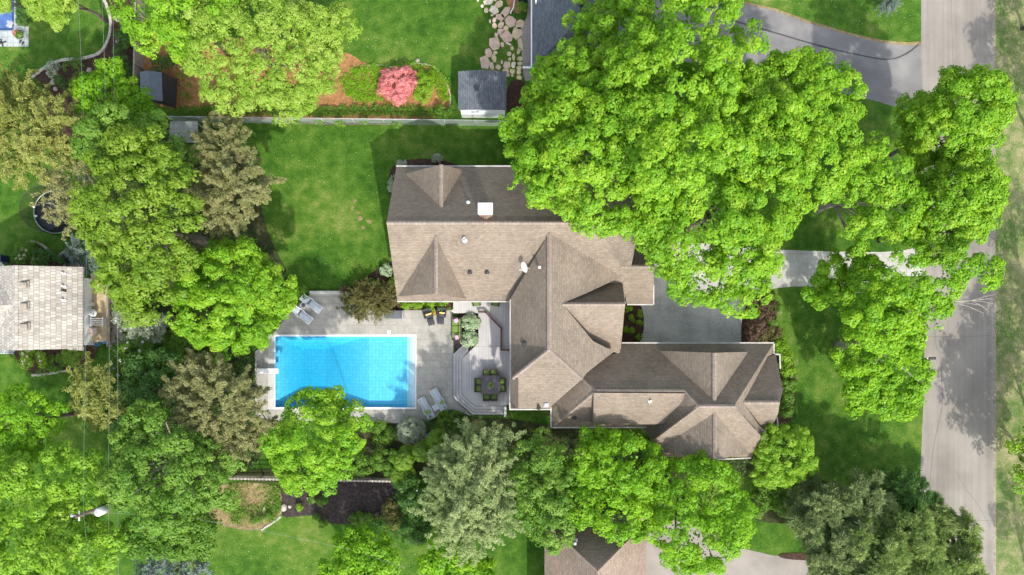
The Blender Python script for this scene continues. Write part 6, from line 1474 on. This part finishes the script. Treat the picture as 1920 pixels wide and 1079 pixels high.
    one(lambda m: m.box((0, 0, .42), (.9, .5, .05), 0, 0, 0, .015), 'seat', M_dark_metal, k); one(lambda m: m.box((.2, .3, .7), (1.0, .06, .5), 0, -.3, 0, .015), 'backrest', M_dark_metal, k)
    one(lambda m: (m.tube([(-.4, -.22, 0), (-.2, .2, .6)], .025, 6), m.tube([(.4, -.22, 0), (.3, .2, .6)], .025, 6)), 'legs', M_grey_metal, k)
    k = thing('garden_chair', 'upper dark chair leaning beside the cedar roof corner', 'chair', P(127, 484, 0), .6)
    one(lambda m: m.box((0, 0, .42), (.8, .4, .05), 0, 0, 0, .015), 'seat', M_dark_metal, k); one(lambda m: m.box((.1, .2, .7), (.9, .05, .4), 0, -.3, 0, .015), 'backrest', M_grey_metal, k)
    sheet('tan_ground_mat', poly([(118, 500), (128, 488), (146, 478), (152, 486), (150, 500)]), .03, M_deck_tan)
    for px, lab in ((4, 'black wire bicycle-like stand at the left edge below the cedar roof'), (24, 'black wire stand right of the other one below the cedar roof')):
        k = thing('plant_stand', lab, 'stand', P(px, 661, 0), 0, 'wire stands below the cedar roof')
        one(lambda m: (m.tube([(.2*math.cos(i*.42), .2*math.sin(i*.42), .6) for i in range(16)], .015, 6), m.tube([(-.2, 0, .6), (-.1, 0, 0)], .015, 6), m.tube([(.2, 0, .6), (.1, 0, 0)], .015, 6), m.tube([(0, .2, .6), (0, .1, 0)], .015, 6)), 'frame', M_dark_metal, k)
    sheet('concrete_walk', poly([(-40, 657), (34, 657), (34, 664), (-40, 664)]), .012, M_pavers)
    sheet('concrete_walk', poly([(-40, 480), (8, 487), (8, 515), (-40, 515)]), .012, M_patio)
    k = thing('white_bucket', 'white bucket at the left edge beside the cedar roof', 'bucket', P(2, 637, 6.3)); bpy.data.objects.remove(k)
left_yard()
def covered_pool():
    sheet('paver_terrace', poly([(-60, -60), (33, -60), (33, 49), (54, 50), (54, 88), (-60, 88)]), .025, M_pavers)
    r = thing('covered_pool', 'small pool under a blue cover in the top left corner', 'swimming pool', P(0, 20, 0))
    a, b = P(-60, -60)-P(0, 20), P(26, 55)-P(0, 20)
    one(lambda m: m.box(((a.x+b.x)/2, (a.y+b.y)/2, .035), (b.x-a.x, a.y-b.y, .05), 0, 0, 0, .01), 'cover', M_cover, r)
    one(lambda m: m.blob((P(20, 46)-P(0, 20))+Vector((0, 0, .06)), .3, .28, .04, 2, .3), 'puddle', M_grey_metal, r)
    edge = plain('navy_pool_edge', (.02, .06, .16), .5)
    one(lambda m: (m.box(((a.x+b.x)/2, b.y-.05, .04), (b.x-a.x, .16, .075)), m.box((b.x-.05, (a.y+b.y)/2+.1, .04), (.16, a.y-b.y-.2, .07))), 'edge', edge, r)
    f = potted(40, 68, .03, 'pot of red and green flowers on the paver terrace', .36, L_shrub, M_brown_wood, 'flower_pot')
    n = 14; a_ = RNG.uniform(-.25, .25, (n, 2)); C = np.stack([a_[:, 0]-.1, a_[:, 1], np.full(n, .66)], 1)
    leaf_mesh('flowers', C, unit(RNG.normal(size=(n, 3))*.3+np.array([0, 0, 1.])), np.full(n, .14), np.full(n, .13), RNG.uniform(0, 1, n), M_red, f)
    potted(36, 73, .03, 'small pot of teal leaves beside the red flower pot', .13, L_blue, M_grey_metal)
    k = thing('sandals', 'dark pair of sandals on the pavers below the flower pot', 'sandals', P(41, 80, .03), -.5)
    for s in (-1, 1): one(lambda m: (m.box((s*.13, .0, .03), (.12, .30, .05), 0, 0, 0, .02), m.box((s*.13, .06, .07), (.12, .08, .04), 0, 0, 0, .015)), 'sandal', M_dark_metal, k)
    k = thing('umbrella_base', 'dark crossed umbrella base on the pavers at the left edge', 'stand', P(4, 81, .03), .3)
    one(lambda m: (m.box((0, 0, .03), (.8, .1, .06), 0, 0, 0, .01), m.box((0, 0, .035), (.1, .7, .06), 0, 0, 0, .01), m.lathe((0, 0, 0), [(.05, 0), (.05, .4)], 12)), 'cross', M_dark_metal, k)
covered_pool()
def figurine():
    o = one(lambda m: (m.blob((0, 0, .12), .16, .1, .12, 3, .2), m.blob((.12, .03, .25), .07, .06, .07, 4, .1), m.blob((-.12, .05, .05), .12, .07, .05, 6, .2)), 'garden_ornament', M_white); o.location = P(165, 131, 0); tag(o, 'small white garden ornament in the top left bed', 'ornament')
    bpy.data.objects.remove(o)
figurine()
# fallen branch and small litter on the south driveway
o = one(lambda m: (m.box((0, 0, .4), (.8, .06, .06), -.25, 0, 0, .01), m.box((-.1, .2, .38), (.6, .05, .05), .5, 0, 0, .01)), 'sawhorse', M_white); o.location = P(1356, 1030, 0); tag(o, 'white folded frame on the south driveway below the green maple', 'frame')
